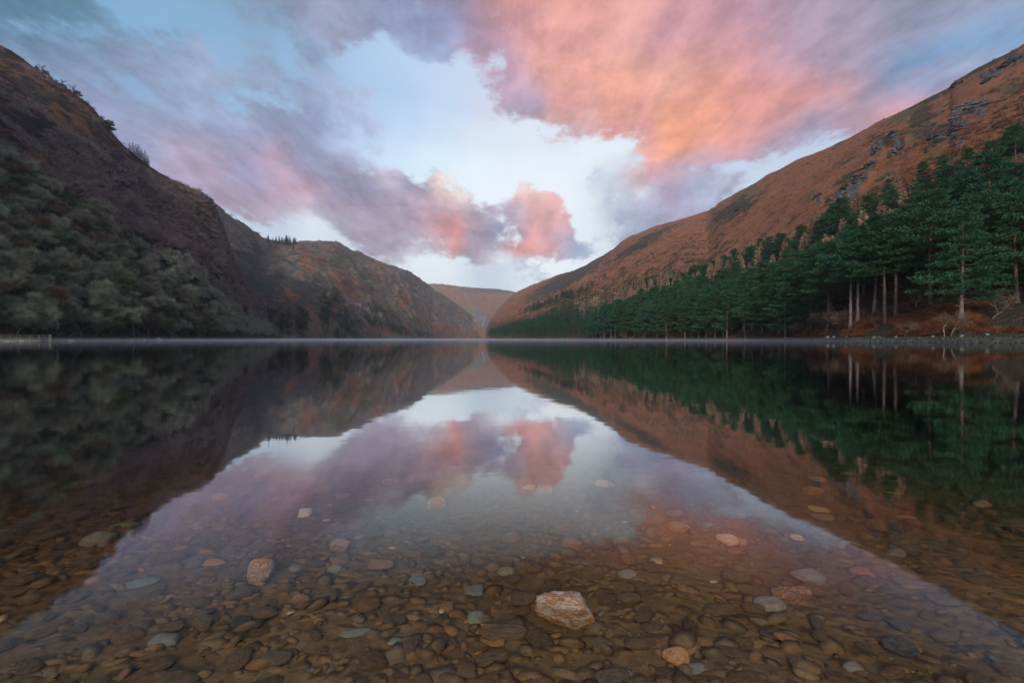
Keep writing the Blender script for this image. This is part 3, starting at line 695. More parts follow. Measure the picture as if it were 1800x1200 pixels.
def place(kind, meshes, loc, rz, sc, label, cat, group=None, tilt=(0, 0), names=('trunk', 'crown')):
    e = link(kind, None, label=label, category=cat, group=group)
    e.location = loc; e.rotation_euler = (tilt[0], tilt[1], rz)
    e.scale = (sc, sc, sc) if np.isscalar(sc) else sc
    e.empty_display_size = 0.3
    for nm, me in zip(names, meshes):
        link(nm, me, parent=e)
    return e
def joined(name, protos, spots, label, mat, r, smooth=False):
    """many small plants joined into one mesh; protos: list of (verts, tris, quads); spots: (x,y,z,scale,rot)"""
    V, T, Q, n = [], [], [], 0
    for (x, y, z, s, a) in spots:
        v, t, q = protos[r.integers(len(protos))]
        c, sn = math.cos(a), math.sin(a)
        sx, sz = (s, s) if np.isscalar(s) else s
        w = np.stack([(v[:, 0] * c - v[:, 1] * sn) * sx + x, (v[:, 0] * sn + v[:, 1] * c) * sx + y, v[:, 2] * sz + z], 1)
        V.append(w)
        if t is not None: T.append(t + n)
        if q is not None: Q.append(q + n)
        n += len(v)
    if not V: return None
    me = np_mesh(name, np.concatenate(V), np.concatenate(T) if T else None, np.concatenate(Q) if Q else None, smooth)
    return link(name, me, mat, kind='stuff', label=label)
def low_conifer(seed, n=90, h=1.0, w=0.2):
    r = np.random.default_rng(seed); C = Acc()
    f = r.uniform(0.04, 1, n); a = r.uniform(0, 6.283, n); L = w * (1 - f) ** .7 * r.uniform(.5, 1.1, n) + .01
    b = np.stack([np.cos(a) * L * .6, np.sin(a) * L * .6, f * h], 1)
    d = np.stack([np.cos(a), np.sin(a), r.uniform(-.4, .6, n)], 1) * (0.10 * r.uniform(.7, 1.3, n))[:, None] * h
    C.leaves(b, d, 0.045 * h * r.uniform(.7, 1.3, n), r)
    return C.arrays()
def low_pine(seed, n=130):
    r = np.random.default_rng(seed); C = Acc()
    C.tube(np.array([[0, 0, 0], [0, 0, .5], [0, 0, .9]]), [.012, .010, .004], 4)
    for k in range(11):
        q = (k + .5) / 11; z = 0.36 + 0.6 * q; a = k * 2.4; L = 0.22 * math.sin(min(1, q + .25) * math.pi * .8) * r.uniform(.7, 1.2)
        m = n // 11; u = r.normal(size=(m, 3)) * [.07, .07, .02]
        b = np.array([math.cos(a) * L * .7, math.sin(a) * L * .7, z]) + u
        d = u * [1, 1, .5] + r.normal(size=(m, 3)) * .02 + [0, 0, .025]
        d *= (r.uniform(.03, .06, m) / np.linalg.norm(d, axis=1))[:, None]
        C.leaves(b, d, r.uniform(.015, .03, m), r)
    return C.arrays()
def low_bush(seed, n=70, up=0.5, wid=0.035, h=0.8):
    r = np.random.default_rng(seed); C = Acc()
    b0 = r.normal(size=(n, 3)) * [.25, .25, .12]; b0[:, 2] = np.abs(b0[:, 2]) * .8
    u = r.normal(size=(n, 3)); u[:, 2] = np.abs(u[:, 2]) * h + up * .5
    u *= (r.uniform(.45, .95, n) / np.linalg.norm(u, axis=1))[:, None]
    C.blades(b0 + u * .15, u * .85, wid * r.uniform(.7, 1.6, n), r)
    b2 = b0 + u * r.uniform(.3, .8, (n, 1)); C.blades(b2, u * .4 + r.normal(size=(n, 3)) * .2, wid * .8 * r.uniform(.7, 1.6, n), r)
    return C.arrays()

r3 = np.random.default_rng(33)
# ------------------------------------------------------------------ left shore: bare lichen-grey wood
bares = [bare_tree(100 + k, 10, 0.50, M_TWIG, M_BARK, 7500, stem=.30, tw=.032, levels=4, forks=4) for k in range(5)] + [bare_tree(120 + k, 9.5, 0.5, M_TWIGG, M_BARK, 6500, stem=.30, tw=.032, levels=4, forks=4) for k in range(2)] + [bare_tree(130 + k, 9, 0.5, M_BROWN, M_BARK, 6500, stem=.30, tw=.032, levels=4, forks=4) for k in range(2)]
wood_top = [(-200, 230), (-60, 280), (0, 302), (60, 330), (110, 365), (160, 400), (200, 435), (260, 465), (320, 485), (360, 515), (400, 545), (440, 572), (485, 592)]
def spaced(hill, lo, hi, top, bot, dmin, count, r, tries=30000, xmax=None):
    """ground points in the photo-facing band, kept apart by dmin metres"""
    pts, grid = [], {}
    for _ in range(tries):
        px = r.uniform(lo, hi); yt = np.interp(px, [a[0] for a in top], [a[1] for a in top]); yb = bot
        j = np.interp(px, hill.px, np.arange(len(hill.px)))
        ds, dr = np.interp(px, hill.px, hill.Ds), np.interp(px, hill.px, hill.Dr)
        vr = (HZ - np.interp(px, hill.px, hill.ry)) / FPX
        st = min(1, max(0.0, (HZ - yt) / FPX / vr)); tt = st * ds / (dr - st * (dr - ds))
        tq = tt * math.sqrt(r.uniform(0, 1)) if r.random() < .5 else tt * r.uniform(0, 1)
        D = ds + (dr - ds) * tq
        s = tq * dr / (ds + (dr - ds) * tq)                   # back to elevation fraction
        p = hill.at(px, s)
        if p[2] < 0.3: continue
        key = (int(p[0] // dmin), int(p[1] // dmin))
        if any(np.hypot(*(p[:2] - q[:2])) < dmin for a in (-1, 0, 1) for b in (-1, 0, 1) for q in grid.get((key[0] + a, key[1] + b), ())): continue
        grid.setdefault(key, []).append(p); pts.append((p, px))
        if len(pts) >= count: break
    return pts
pts = spaced(NEAR, -110, 482, wood_top, 600, 3.9, 1900, r3, 60000)
pts.sort(key=lambda q: np.hypot(q[0][0], q[0][1]))
NL = 285
lab_l = [('grey twigged bare tree in the first rows of the wood on the shaded shore', 'bare trees fringing the shaded shore'),
         ('lichen grey bare tree massed in the wood above the shaded shore', 'bare trees massed on the shaded slope')]
def zone(px, table):
    return [nm for x, nm in table if px >= x][-1]
LZ = [(-999, 'before the jetty'), (30, 'behind the jetty end'), (90, 'behind the tan boulder'), (165, 'left of the upright boulder'), (215, 'above the upright boulder'), (262, 'above the long boulder'), (305, 'right of the long boulder'), (350, 'near its thin end'), (410, 'at its thin far end')]
for k, (p, px) in enumerate(pts[:NL]):
    v = int(r3.choice(len(bares), p=[.13] * 5 + [.095, .095, .08, .08]))
    lb = lab_l[0 if p[2] < 9 else 1]; s_ = r3.uniform(0.72, 1.32)
    tone = 'grey twigged' if v < 5 else ('mossy green' if v < 7 else 'brownish')
    rank = 'at the water edge' if p[2] < 4 else ('low down' if p[2] < 14 else ('halfway up' if p[2] < 34 else 'high up'))
    size = 'small' if s_ < .95 else ('tall' if s_ > 1.12 else 'rounded')
    place('bare_tree', bares[v], p, r3.uniform(0, 6.28), s_, f'{size} {tone} bare woodland tree {rank} {zone(px, LZ)}', 'tree', 'bare trees of the wood on the shaded shore')
def decim(me_pair, keep, r):
    """a light copy of a tree as raw arrays, with only part of its twigs"""
    out = None
    V, T, n = [], [], 0
    c = me_pair[1]; nv = len(c.vertices); co = np.empty(nv * 3, np.float32); c.vertices.foreach_get('co', co); co = co.reshape(-1, 3)
    tri = co.reshape(-1, 3, 3); tri = tri[r.random(len(tri)) < keep]
    ctr = tri.mean(1, keepdims=True)
    w = (tri[:, 1] - tri[:, 0]); tri = tri.copy(); tri[:, 1] = tri[:, 0] + w * 5.0
    return tri.reshape(-1, 3), np.arange(len(tri) * 3).reshape(-1, 3), None
lows = [decim(b, 0.04, r3) for b in bares[:5]]
joined('bare_wood', lows, [(*p, r3.uniform(.8, 1.2), r3.uniform(0, 6.28)) for p, px in pts[NL:]], 'far bare wood thinning out up the shaded slope', M_TWIG, r3)
# shrubs, bracken and heather over the steep near hill
bush = [low_bush(300 + k, 38, wid=.04) for k in range(6)]; frond = [low_bush(320 + k, 30, 0.15, 0.07, 0.35) for k in range(4)]
def scatter(hill, n, lo, hi, s0, s1, r, z=(0.8, 2.4), fn=None):
    out = []
    for _ in range(n):
        px, s = r.uniform(lo, hi), r.uniform(s0, s1) ** 0.8
        p = hill.at(px, s)
        if fn and not fn(px, HZ - (HZ - np.interp(px, hill.px, hill.ry)) * s, p): continue
        sc = r.uniform(*z); out.append((p[0], p[1], p[2] - .15 * sc, sc, r.uniform(0, 6.28)))
    return out
def above_wood(px, py, p): return py < np.interp(px, [a[0] for a in wood_top], [a[1] for a in wood_top]) + 6
nz = lambda p, f, sd: float(vnoise(np.array(p) * f, sd))
joined('heather_scrub', bush, scatter(NEAR, 6500, -80, 470, 0.2, 1.0, r3, (1.4, 4.6), lambda a, b, p: above_wood(a, b, p) and nz(p, .028, 3) + .5 * nz(p, .09, 4) > .14), 'leafless purple brown scrub over the shaded hillside', M_TWIGP, r3)
joined('dark_scrub', bush, scatter(NEAR, 2400, -80, 485, 0.1, 1.0, r3, (1.0, 3.0), lambda a, b, p: above_wood(a, b, p) and nz(p, .025, 8) > .0), 'dark green gorse and ivy clumps among the heather', M_HEATH, r3)
joined('bracken_litter', frond, scatter(NEAR, 5000, -80, 485, 0.0, 1.0, r3, (1.0, 2.4), lambda a, b, p: above_wood(a, b, p) and nz(p, .03, 5) + .4 * nz(p, .1, 6) > .12), 'rusty dead bracken between the scrub of the shaded hill', M_FERN, r3)
joined('far_scrub', bush, scatter(FAR, 2600, 345, 840, 0.0, 1.0, r3, (3, 9), lambda a, b, p: nz(p, .01, 3) > -.1), 'brown scrub and bare trees over the far hill', M_TWIGP, r3)
birchy = [decim(b, 0.04, r3) for b in bares[:4]]
joined('birch_wood', birchy, scatter(NEAR, 620, 100, 480, 0.05, 0.93, r3, (.6, 1.2), lambda a, b, p: above_wood(a, b, p) and nz(p, .02, 51) > -.12), 'purple brown leafless birches scattered up the shaded slope', M_TWIGP, r3)
# ridge trees
ridge_bare = [bare_tree(150 + k, 7, 0.8, M_TWIGP, M_DARKB, 700, tw=0.07, lean=.3) for k in range(3)]
for k, (px, lb) in enumerate([(66, 'lone bare tree where the steep skyline begins to drop'), (74, 'bare tree with thin twigs on the steep skyline, topmost pair'), (82, 'spreading bare tree on the steep skyline above the gap'),
        (94, 'small bare tree halfway down the row on the steep skyline'), (103, 'wind bent bare tree below the skyline gap'), (112, 'twiggy bare tree in the lower skyline row'), (121, 'low bare tree near the end of the skyline row'), (131, 'bare bush-like tree second last in the skyline row'), (142, 'last and lowest bare tree of the skyline row')]):
    place('bare_tree', ridge_bare[k % 3], NEAR.at(px, 0.985), r3.uniform(0, 6.28), r3.uniform(.7, 1.15), lb, 'tree', 'bare trees along the steep skyline')
sprs = [spruce(200 + k, 15, 2.7) for k in range(3)]
for k, (px, sc, lb) in enumerate([(229, .55, 'small spruce at the upper end of the skyline clump'), (235, .75, 'second spruce from the upper end of the skyline clump'), (240, .8, 'dense middle spruce of the skyline clump'), (245, .95, 'tall spruce in the middle of the skyline clump'), (250, .85, 'spruce just below the tallest of the skyline clump'), (256, .9, 'pointed spruce near the lower end of the skyline clump'), (261, .7, 'lowest spruce of the skyline clump')]):
    place('spruce', sprs[k % 3], NEAR.at(px, 0.99), r3.uniform(0, 6.28), sc, lb, 'tree', 'spruces clumped on the steep skyline')
# plantation on the far hill and conifers along its foot
n_pl = 0
for k in range(46):
    px = r3.uniform(470, 521); s = 1.0 - abs(r3.normal()) * 0.05 - 0.004
    e = place('spruce', sprs[k % 3], FAR.at(px, s), r3.uniform(0, 6.28), r3.uniform(.8, 1.35) * (0.75 + 0.4 * math.exp(-((px - 503) / 14) ** 2)), 'dark spruce in the small plantation on the far hilltop', 'tree', 'plantation spruces on the far hilltop')
lowc = [low_conifer(400 + k) for k in range(4)]
def foot(px, py, p): return blob_attr(np.array(px), np.array(py), [(575, 560, 14, 26), (610, 575, 22, 14, 30), (650, 572, 26, 10, 20), (700, 580, 40, 9, 20), (740, 588, 30, 6, 10), (625, 592, 60, 5), (530, 575, 12, 24), (405, 560, 10, 30), (660, 550, 16, 8, 40), (590, 535, 10, 20), (490, 575, 30, 16)]) ** 2.2 * .75 > r3.random()
joined('conifer_wood', lowc, [(x, y, z, (s * 1.2, s), a) for x, y, z, s, a in scatter(FAR, 14000, 400, 790, 0.0, 0.6, r3, (6, 13), foot)], 'dark conifer wood along the foot of the far hill', M_SPRUCE, r3)
joined('larch_wood', lows, [(x, y, z, s * .1, a) for x, y, z, s, a in scatter(FAR, 900, 400, 700, 0.0, 0.25, r3, (8, 12), lambda a, b, p: nz(p, .015, 14) > -.1)], 'brown leafless trees at the foot of the far hill', M_BROWN, r3)

# ------------------------------------------------------------------ right shore: scots pines, larches, spruces
wood_r = [(850, 597), (862, 593), (900, 585), (950, 571), (1000, 556), (1050, 543), (1100, 528), (1150, 515), (1200, 502), (1250, 488), (1300, 474), (1350, 463), (1400, 454), (1450, 447), (1500, 440), (1560, 426), (1620, 416), (1700, 402), (1800, 390), (1900, 380), (2100, 370)]
pines_t = [pine(500 + k, 20, 0.50, 4.8) for k in range(5)]            # bare boles, high crowns
pines_f = [pine(520 + k, 19, 0.17, 5.2, dense=1.15) for k in range(4)]  # crowns to near the ground
front = [  # px of the bole, distance, height, mesh, label
 (1197, 212, 17, 't', 'slim pine whose pale bole stands clear at the water edge of the far row'),
 (1306, 168, 19, 't', 'pine with a straight pale bole beside the bright bracken patch'),
 (1260, 186, 17, 'f', 'bushy dark pine between two thin boles of the lakeside row'),
 (1340, 158, 17, 'f', 'pine with green boughs sweeping down to the shore'),
 (1412, 132, 20, 't', 'grey boled pine behind the twisted bare tree'),
 (1436, 128, 20, 't', 'pine behind the round brown bush on the bank'),
 (1495, 99, 21, 't', 'grey straight bole, leftmost of the six tall pines over the bracken'),
 (1507, 94, 20, 't', 'pink barked pine nearest the water among the tall boles'),
 (1536, 97, 21, 't', 'thinnest pale bole among the tall pines over the bracken'),
 (1555, 93, 20, 't', 'grey boled pine with a looped dead branch'),
 (1574, 90, 20, 't', 'stout pine fourth in the row over the bracken'),
 (1636, 88, 21, 't', 'thick pink bole standing alone above the bracken bank'),
 (1689, 78, 20, 'f', 'big spreading pine with pale dead boughs under its crown'),
 (1610, 100, 21, 'f', 'broad pine crown behind the lone pink bole'),
 (1462, 116, 20, 'f', 'wide layered pine behind the tall grey boles'),
 (1738, 90, 22, 'f', 'dark pine behind the forked bare tree on the bank'),
 (1788, 74, 20, 'f', 'shady pine at the edge of view with low sweeping boughs'),
 (1860, 72, 22, 'f', 'pine whose boughs reach into view from the side')]
lean_ref = {}
used = []
for k, (px, D, h, kd, lb) in enumerate(front):
    U = (px - 900) / FPX
    ds, dr = np.interp(px, BRK.px, BRK.Ds), np.interp(px, BRK.px, BRK.Dr)
    D = max(D, ds + 5.5 + 2.5 * (k % 3)); tt = (D - ds) / (dr - ds); s = tt * dr / (ds + (dr - ds) * tt)
    p = BRK.at(px, s); used.append(p)
    me = pines_t[k % 5] if kd == 't' else pines_f[k % 4]
    place('scots_pine', me, p - np.array([0, 0, .2]), r3.uniform(0, 6.28), h / 20 * r3.uniform(.96, 1.04), lb, 'tree', 'scots pines of the lakeside row', tilt=(r3.normal() * .02, r3.normal() * .02))
pts = spaced(BRK, 861, 1990, wood_r, 600, 4.5, 3200, r3, 70000)
pts = [q for q in pts if min(np.hypot(*(q[0][:2] - u[:2])) for u in used) > 4.5 and not (q[1] > 1470 and np.hypot(*q[0][:2]) < np.interp(q[1], BRK.px, BRK.Ds) * math.hypot(1, (q[1] - 900) / FPX) + 9)]
pts.sort(key=lambda q: np.hypot(q[0][0], q[0][1]))
NP, n_i, rest = 250, 0, []
lar = [spruce(230 + k, 14, 2.7, 24, 0.12, M_LARCH, 13, (0.6, 1.1), 0.05, 0.22, M_DARKB) for k in range(3)]
for p, px in pts:
    dist = np.hypot(p[0], p[1]); rel = (p[2]) / max(1, BRK.at_py(px, np.interp(px, [a[0] for a in wood_r], [a[1] for a in wood_r]))[2])
    if rel > 0.52 and 1010 < px < 1660 and r3.random() < 0.8:
        kd = 'larch' if r3.random() < .55 else ('spruce' if r3.random() < .45 else 'pine')
    else: kd = 'pine'
    rest.append((p, px, kd, rel))
RZ = [(0, 'near the far point of the wood'), (930, 'just this side of the far point'), (1010, 'below the slanting conifer belt'), (1090, 'behind the second brown shore bush'), (1150, 'left of the slim pale bole'), (1200, 'right of the slim pale bole'), (1240, 'behind the pale twisted bare tree'), (1290, 'behind the straight pale bole'),
      (1325, 'above the pine with sweeping boughs'), (1370, 'behind the dark rounded shore bushes'), (1420, 'behind the bent bare tree'), (1458, 'behind the round fawn bush'), (1490, 'behind the pink barked pine'), (1525, 'behind the thinnest pale bole'), (1550, 'behind the looped dead branch'), (1585, 'between the stout pine and lone pink bole'), (1630, 'behind the lone pink bole'), (1668, 'behind the big spreading pine'), (1720, 'behind the forked bare tree'), (1775, 'behind the shady edge pine'), (1815, 'beyond the shady edge pine')]
ranks = {}
cnt = {'pine': 0, 'larch': 0, 'spruce': 0}; far_list = {'pine': [], 'larch': [], 'spruce': []}
for p, px, kd, rel in rest:
    lim = {'pine': NP, 'larch': 110, 'spruce': 90}[kd]
    if cnt[kd] >= lim: far_list[kd].append(p); continue
    cnt[kd] += 1
    rz, j = r3.uniform(0, 6.28), r3.uniform(.8, 1.1); hs = 1 - .26 * float(sstep(rel, .12, .6))
    if kd == 'pine':
        near = rel < .25
        me = pines_f[r3.integers(4)] if r3.random() < (.88 if px < 1420 else .7) else pines_t[r3.integers(5)]
        lb = ('pine just behind the lakeside row, boughs merging with its neighbours', 'pines crowding behind the lakeside row') if near else ('pine deep in the wood, only its layered crown showing', 'pine crowns of the upper wood')
        z_ = zone(px, RZ); f_ = any(me is q for q in pines_f); form = 'bushy' if f_ else 'high crowned'
        rk = 'second rank' if rel < .1 else ('third rank' if rel < .25 else ('mid wood' if rel < .5 else ('upper wood' if rel < .8 else 'topmost')))
        place('scots_pine', me, p, rz, (j * .95 * (.6 + .4 * hs), j * .95 * (.6 + .4 * hs), j * .95 * hs), f'{"short" if j < .9 else ("tall" if j > 1.02 else "middling")} {form} {rk} pine {z_}', 'tree', lb[1], tilt=(r3.normal() * .02, r3.normal() * .02))
    elif kd == 'larch':
        place('larch', lar[r3.integers(3)], p, rz, j * 1.0, f'{"small" if j < .95 else "tall"} fawn leafless {"lower" if rel < .8 else "upper"} larch {zone(px, RZ)}', 'tree', 'bare larches above the pines')
    else:
        place('spruce', sprs[r3.integers(3)], p, rz, j * .8, f'{"small" if j < .95 else "tall"} dark pointed {"lower" if rel < .8 else "upper"} spruce among larches {zone(px, RZ)}', 'tree', 'spruces mixed with the larches')
lowp = [low_pine(600 + k) for k in range(5)]
joined('pine_wood', lowp, [(p[0], p[1], p[2], (s * 1.25, s), r3.uniform(0, 6.28)) for p in far_list['pine'] for s in [r3.uniform(13, 18)]], 'mass of distant pines running to the point of the wood', M_PINEFAR, r3)
joined('spruce_wood', lowc, [(p[0], p[1], p[2], (s * 1.3, s), r3.uniform(0, 6.28)) for p in far_list['spruce'] for s in [r3.uniform(9, 14)]], 'distant spruces along the upper edge of the wood', M_SPRUCE, r3)
joined('far_larches', lowc, [(p[0], p[1], p[2], (s * 1.4, s), r3.uniform(0, 6.28)) for p in far_list['larch'] for s in [r3.uniform(9, 14)]], 'distant brown larches along the upper edge of the wood', M_LARCH, r3)
# conifers climbing the slope beyond the wood, and trees high on the crag side
def strip(px, py, p): return blob_attr(np.array(px), np.array(py), [(1065, 490, 22, 7, -25), (1035, 505, 26, 6, -25), (1000, 525, 40, 4, -22), (950, 545, 40, 4, -20), (1090, 480, 10, 5)]) ** 2 * .5 > r3.random()
joined('slope_conifers', lowc, [(x, y, z, (s * 1.2, s), a) for x, y, z, s, a in scatter(BRK, 9000, 900, 1110, 0.1, 0.6, r3, (7, 12), strip)], 'narrow belt of conifers slanting up the far slope', M_SPRUCE, r3)
for k, (px, py, sc, kd, lb) in enumerate([
    (1500, 405, .75, 's', 'dark spruce standing at the foot of the rocky gully'), (1530, 392, .8, 's', 'blue green spruce beside the pale leaning snag'), (1560, 385, .8, 'p', 'rounded pine crown below the crag'),
    (1592, 378, .8, 's', 'feathery spruce between two rounded pines below the crag'), (1620, 372, .95, 'p', 'dense rounded pine under the lower crag face'), (1655, 366, .9, 'p', 'pine beneath the layered crag'), (1700, 352, .8, 'p', 'pine beside the crag foot at the wood edge'),
    (1738, 330, .8, 'p', 'upper pine left of the exposed bole on the slope'), (1783, 318, .95, 't', 'pine with a long exposed pale bole high on the slope'), (1775, 300, .85, 'p', 'wide pine high on the slope under the cliff'), (1812, 300, 1.0, 'p', 'highest pine on the slope, cut by the edge of view'),
    (1828, 290, 1.0, 'p', 'high pine just past the exposed bole'), (1625, 300, .35, 's', 'little lone conifer in the bracken below the crag')]):
    me = {'s': sprs[k % 3], 'p': pines_f[k % 4], 't': pines_t[2]}[kd]
    place({'s': 'spruce'}.get(kd, 'scots_pine'), me, BRK.at_py(px, py), r3.uniform(0, 6.28), sc * .66, lb, 'tree', 'trees below the crag')
for k, (px, py, sc, lb) in enumerate([(1462, 425, 1.0, 'broad fawn larch clump above the tallest pines'), (1484, 418, 1.05, 'second broad larch above the tallest pines'), (1507, 414, .95, 'larch leaning on the right of the broad fawn clump'), (1440, 436, .85, 'larch on the left flank of the fawn clump'),
        (1458, 462, .8, 'conical orange brown larch poking out of the pines'), (1570, 372, .9, 'bare larch with visible boughs below the crag'), (1560, 380, .8, 'thin larch beside the bare one below the crag'), (1375, 440, .75, 'pale larch in the middle of the upper wood edge'), (1232, 490, .8, 'lone pale larch among the far pines'), (1330, 452, .7, 'small larch left of the green spruces')]):
    place('larch', lar[k % 3], BRK.at_py(px, py), r3.uniform(0, 6.28), (sc * 1.25, sc * 1.25, sc * .95), lb, 'tree', 'standout larches above the pines')
birch = [bare_tree(160 + k, 8, .6, M_BROWN, M_PALE, 1600, tw=.05) for k in range(2)]
for k in range(16):
    place('birch', birch[k % 2], BRK.at_py(r3.uniform(1715, 1850), r3.uniform(338, 366)), r3.uniform(0, 6.28), r3.uniform(.55, .85), 'brown leafless birch in the thicket right of the rounded pines', 'tree', 'birch thicket on the upper slope')
# bank under the pines: bracken, bare shrubs and small pale trees
fr_sp = []
for _ in range(5200):
    px = r3.uniform(1150, 1880); ds = np.interp(px, BRK.px, BRK.Ds); dr = np.interp(px, BRK.px, BRK.Dr)
    D = ds + 1.6 + r3.exponential(9); tt = (D - ds) / (dr - ds); s = tt * dr / (ds + (dr - ds) * tt)
    p = BRK.at(px, s)
    if nz(p, .12, 21) + (0.35 if px > 1440 else -.25) < 0: continue
    sc = r3.uniform(.5, 1.05); fr_sp.append((p[0], p[1], p[2] - .1, sc, r3.uniform(0, 6.28)))
joined('bracken_bank', frond, fr_sp, 'rusty dead bracken covering the bank under the pines', M_FERN, r3)
joined('hill_bracken', frond, scatter(BRK, 7000, 1080, 1860, 0.35, 1.0, r3, (1.0, 2.2), lambda a, b, p: nz(p, .04, 31) > -.05), 'tufts of dead bracken over the orange hillside', M_FERN, r3)
joined('hill_heather', bush, scatter(BRK, 7500, 1000, 1860, 0.35, 1.0, r3, (0.7, 2.3), lambda a, b, p: nz(p, .03, 37) > .02), 'dark heather clumps over the orange hillside', M_HEATH, r3)
shr = [bare_tree(170 + k, 4, .75, M_BROWN, M_DARKB, 1500, stem=.2, tl=(.7, 1.5), tw=.06, multi=4, rad=.12) for k in range(3)]
twist = [bare_tree(180 + k, 6, .7, M_BROWN, M_PALE, 420, stem=.32, forks=3, rad=.10, lean=.22, tl=(.6, 1.4), tw=.03, levels=4) for k in range(4)]
def bank(px, back):
    ds, dr = np.interp(px, BRK.px, BRK.Ds), np.interp(px, BRK.px, BRK.Dr); tt = back / (dr - ds)
    return BRK.at(px, tt * dr / (ds + back))
for k, (px, back, sc, kd, lb) in enumerate([
    (1222, 4, 1.0, 's', 'rounded brown bush at the far end of the stony shore'), (1272, 3, 1.5, 'w', 'pale twisted bare tree in front of the bushy dark pine'), (1258, 5, 1.3, 's', 'tangled bare bush beside the pale twisted tree'), (1385, 4, 1.0, 's', 'dark rounded bush at the water under low boughs'),
    (1404, 4, 1.0, 's', 'second dark bush against the grey bole'), (1450, 3, 1.15, 'w', 'tall bent bare tree rising from the shore boulders'), (1474, 6, 1.3, 's', 'big round fawn bush left of the tall boles'), (1440, 7, 1.1, 's', 'twiggy bush behind the bent bare tree'), (1365, 6, .9, 's', 'low brown bush by the bracken patch'),
    (1660, 1.2, .75, 'w', 'small bare tree leaning left at the water edge below the big pine'), (1671, 1.2, .8, 'w', 'upright thin bare stem beside the leaning one at the water'), (1742, 5, .95, 'w', 'forked bare tree on the bracken bank near the edge of view'), (1590, 1.5, .55, 'w', 'short pale bare stem in the bracken by the stones'),
    (1540, 4, .5, 'w', 'pale snag below the thin bole'), (1608, 10, .7, 'w', 'bare sapling in the shade between the boles'), (1612, 12, .8, 'w', 'second bare sapling in the shade between the boles'), (1407, 1.0, .35, 'w', 'pale stump-like stem among the white boulders'), (1100, 4, 1.2, 's', 'brown bush on the far shore below the pines'),
    (1135, 4, 1.2, 's', 'wide brown bush further along the far shore'), (1165, 4, 1.4, 's', 'third brown bush along the far shore'), (1060, 5, 1.3, 's', 'faint brown bush near the point of the wood')]):
    me = shr[k % 3] if kd == 's' else twist[k % 4]
    place('bare_bush' if kd == 's' else 'bare_tree', me, bank(px, back), r3.uniform(0, 6.28), sc, lb, 'bush' if kd == 's' else 'tree', 'bare shrubs and small trees on the pine shore')
# ------------------------------------------------------------------ stones on the lake bed
def ico(sub):
    import bmesh
    bm = bmesh.new(); bmesh.ops.create_icosphere(bm, subdivisions=sub, radius=1.0)
    bm.verts.ensure_lookup_table()
    v = np.array([x.co[:] for x in bm.verts]); f = np.array([[y.index for y in x.verts] for x in bm.faces]); bm.free()
    return v, f
ICO1, ICO2, ICO3, ICO4 = ico(1), ico(2), ico(3), ico(4)
def stone_shape(seed, base, rough=0.16, cuts=3, power=2.6, jag=0.0):
    """a worn stone of unit half-width: superellipsoid, a few flattened faces, low bumps"""
    r = np.random.default_rng(seed); v, f = base; v = v.copy()
    n = np.linalg.norm(np.abs(v) ** power, axis=1) if False else (np.abs(v) ** power).sum(1) ** (1 / power)
    v = v / n[:, None]
    v *= (1 + rough * fbm(v * 1.3 + seed * 3.1, 3, seed % 50))[:, None]
    for _ in range(cuts):
        d = r.normal(size=3); d[2] *= .5; d /= np.linalg.norm(d); lim = r.uniform(.62, .85)
        h = v @ d; m = h > lim; v[m] -= d * ((h[m] - lim) * 0.85)[:, None]
    if jag: v *= (1 + jag * fbm(v * 4.0 + seed, 4, seed % 40, 0.6, True))[:, None]
    return v, f
def stone_mat():
    m, t, out = material('lake_stone')
    oi = t.n('ShaderNodeObjectInfo'); co = objcoord(t)
    co = t.vm('ADD', co, t.vm('SCALE', t.n('ShaderNodeCombineXYZ').outputs[0], scale=1.0))
    rnd = t.n('ShaderNodeCombineXYZ'); t.put(rnd.inputs[0], t.m('MULTIPLY', oi.outputs['Random'], 40.0)); t.put(rnd.inputs[1], t.m('MULTIPLY', oi.outputs['Random'], 91.0))
    co = t.vm('ADD', objcoord(t), rnd.outputs[0])
    a = t.noise(co, 2.2, 6, 0.65, 0.3); b = t.noise(co, 11.0, 4, 0.7)
    st = t.n('ShaderNodeVectorMath', operation='MULTIPLY'); t.put(st.inputs[0], co); st.inputs[1].default_value = (1.5, 6.0, 3.0)
    vein = t.noise(st.outputs[0], 1.6, 4, 0.6, 0.6)
    col = t.vm('SCALE', oi.outputs['Color'], scale=t.step(a, 0.25, 0.75, 0.62, 1.30))
    col = t.mix(t.step(b, 0.45, 0.75, 0, 0.55), col, (0.045, 0.030, 0.018))
    col = t.mix(t.step(vein, 0.62, 0.68, 0, 0.22), col, (0.42, 0.36, 0.28))
    geo = t.n('ShaderNodeNewGeometry'); sp = t.n('ShaderNodeSeparateXYZ'); t.put(sp.inputs[0], geo.outputs['Normal'])
    silt = t.m('MULTIPLY', t.step(sp.outputs[2], 0.55, 0.95), t.step(a, 0.45, 0.65, 0.0, 0.30))
    col = t.mix(silt, col, (0.19, 0.138, 0.082))
    principled(t, out, col, 0.75, 0.2, t.m('ADD', a, t.m('MULTIPLY', b, .4)), 0.10, 0.6)
    return m
M_STONE = stone_mat()
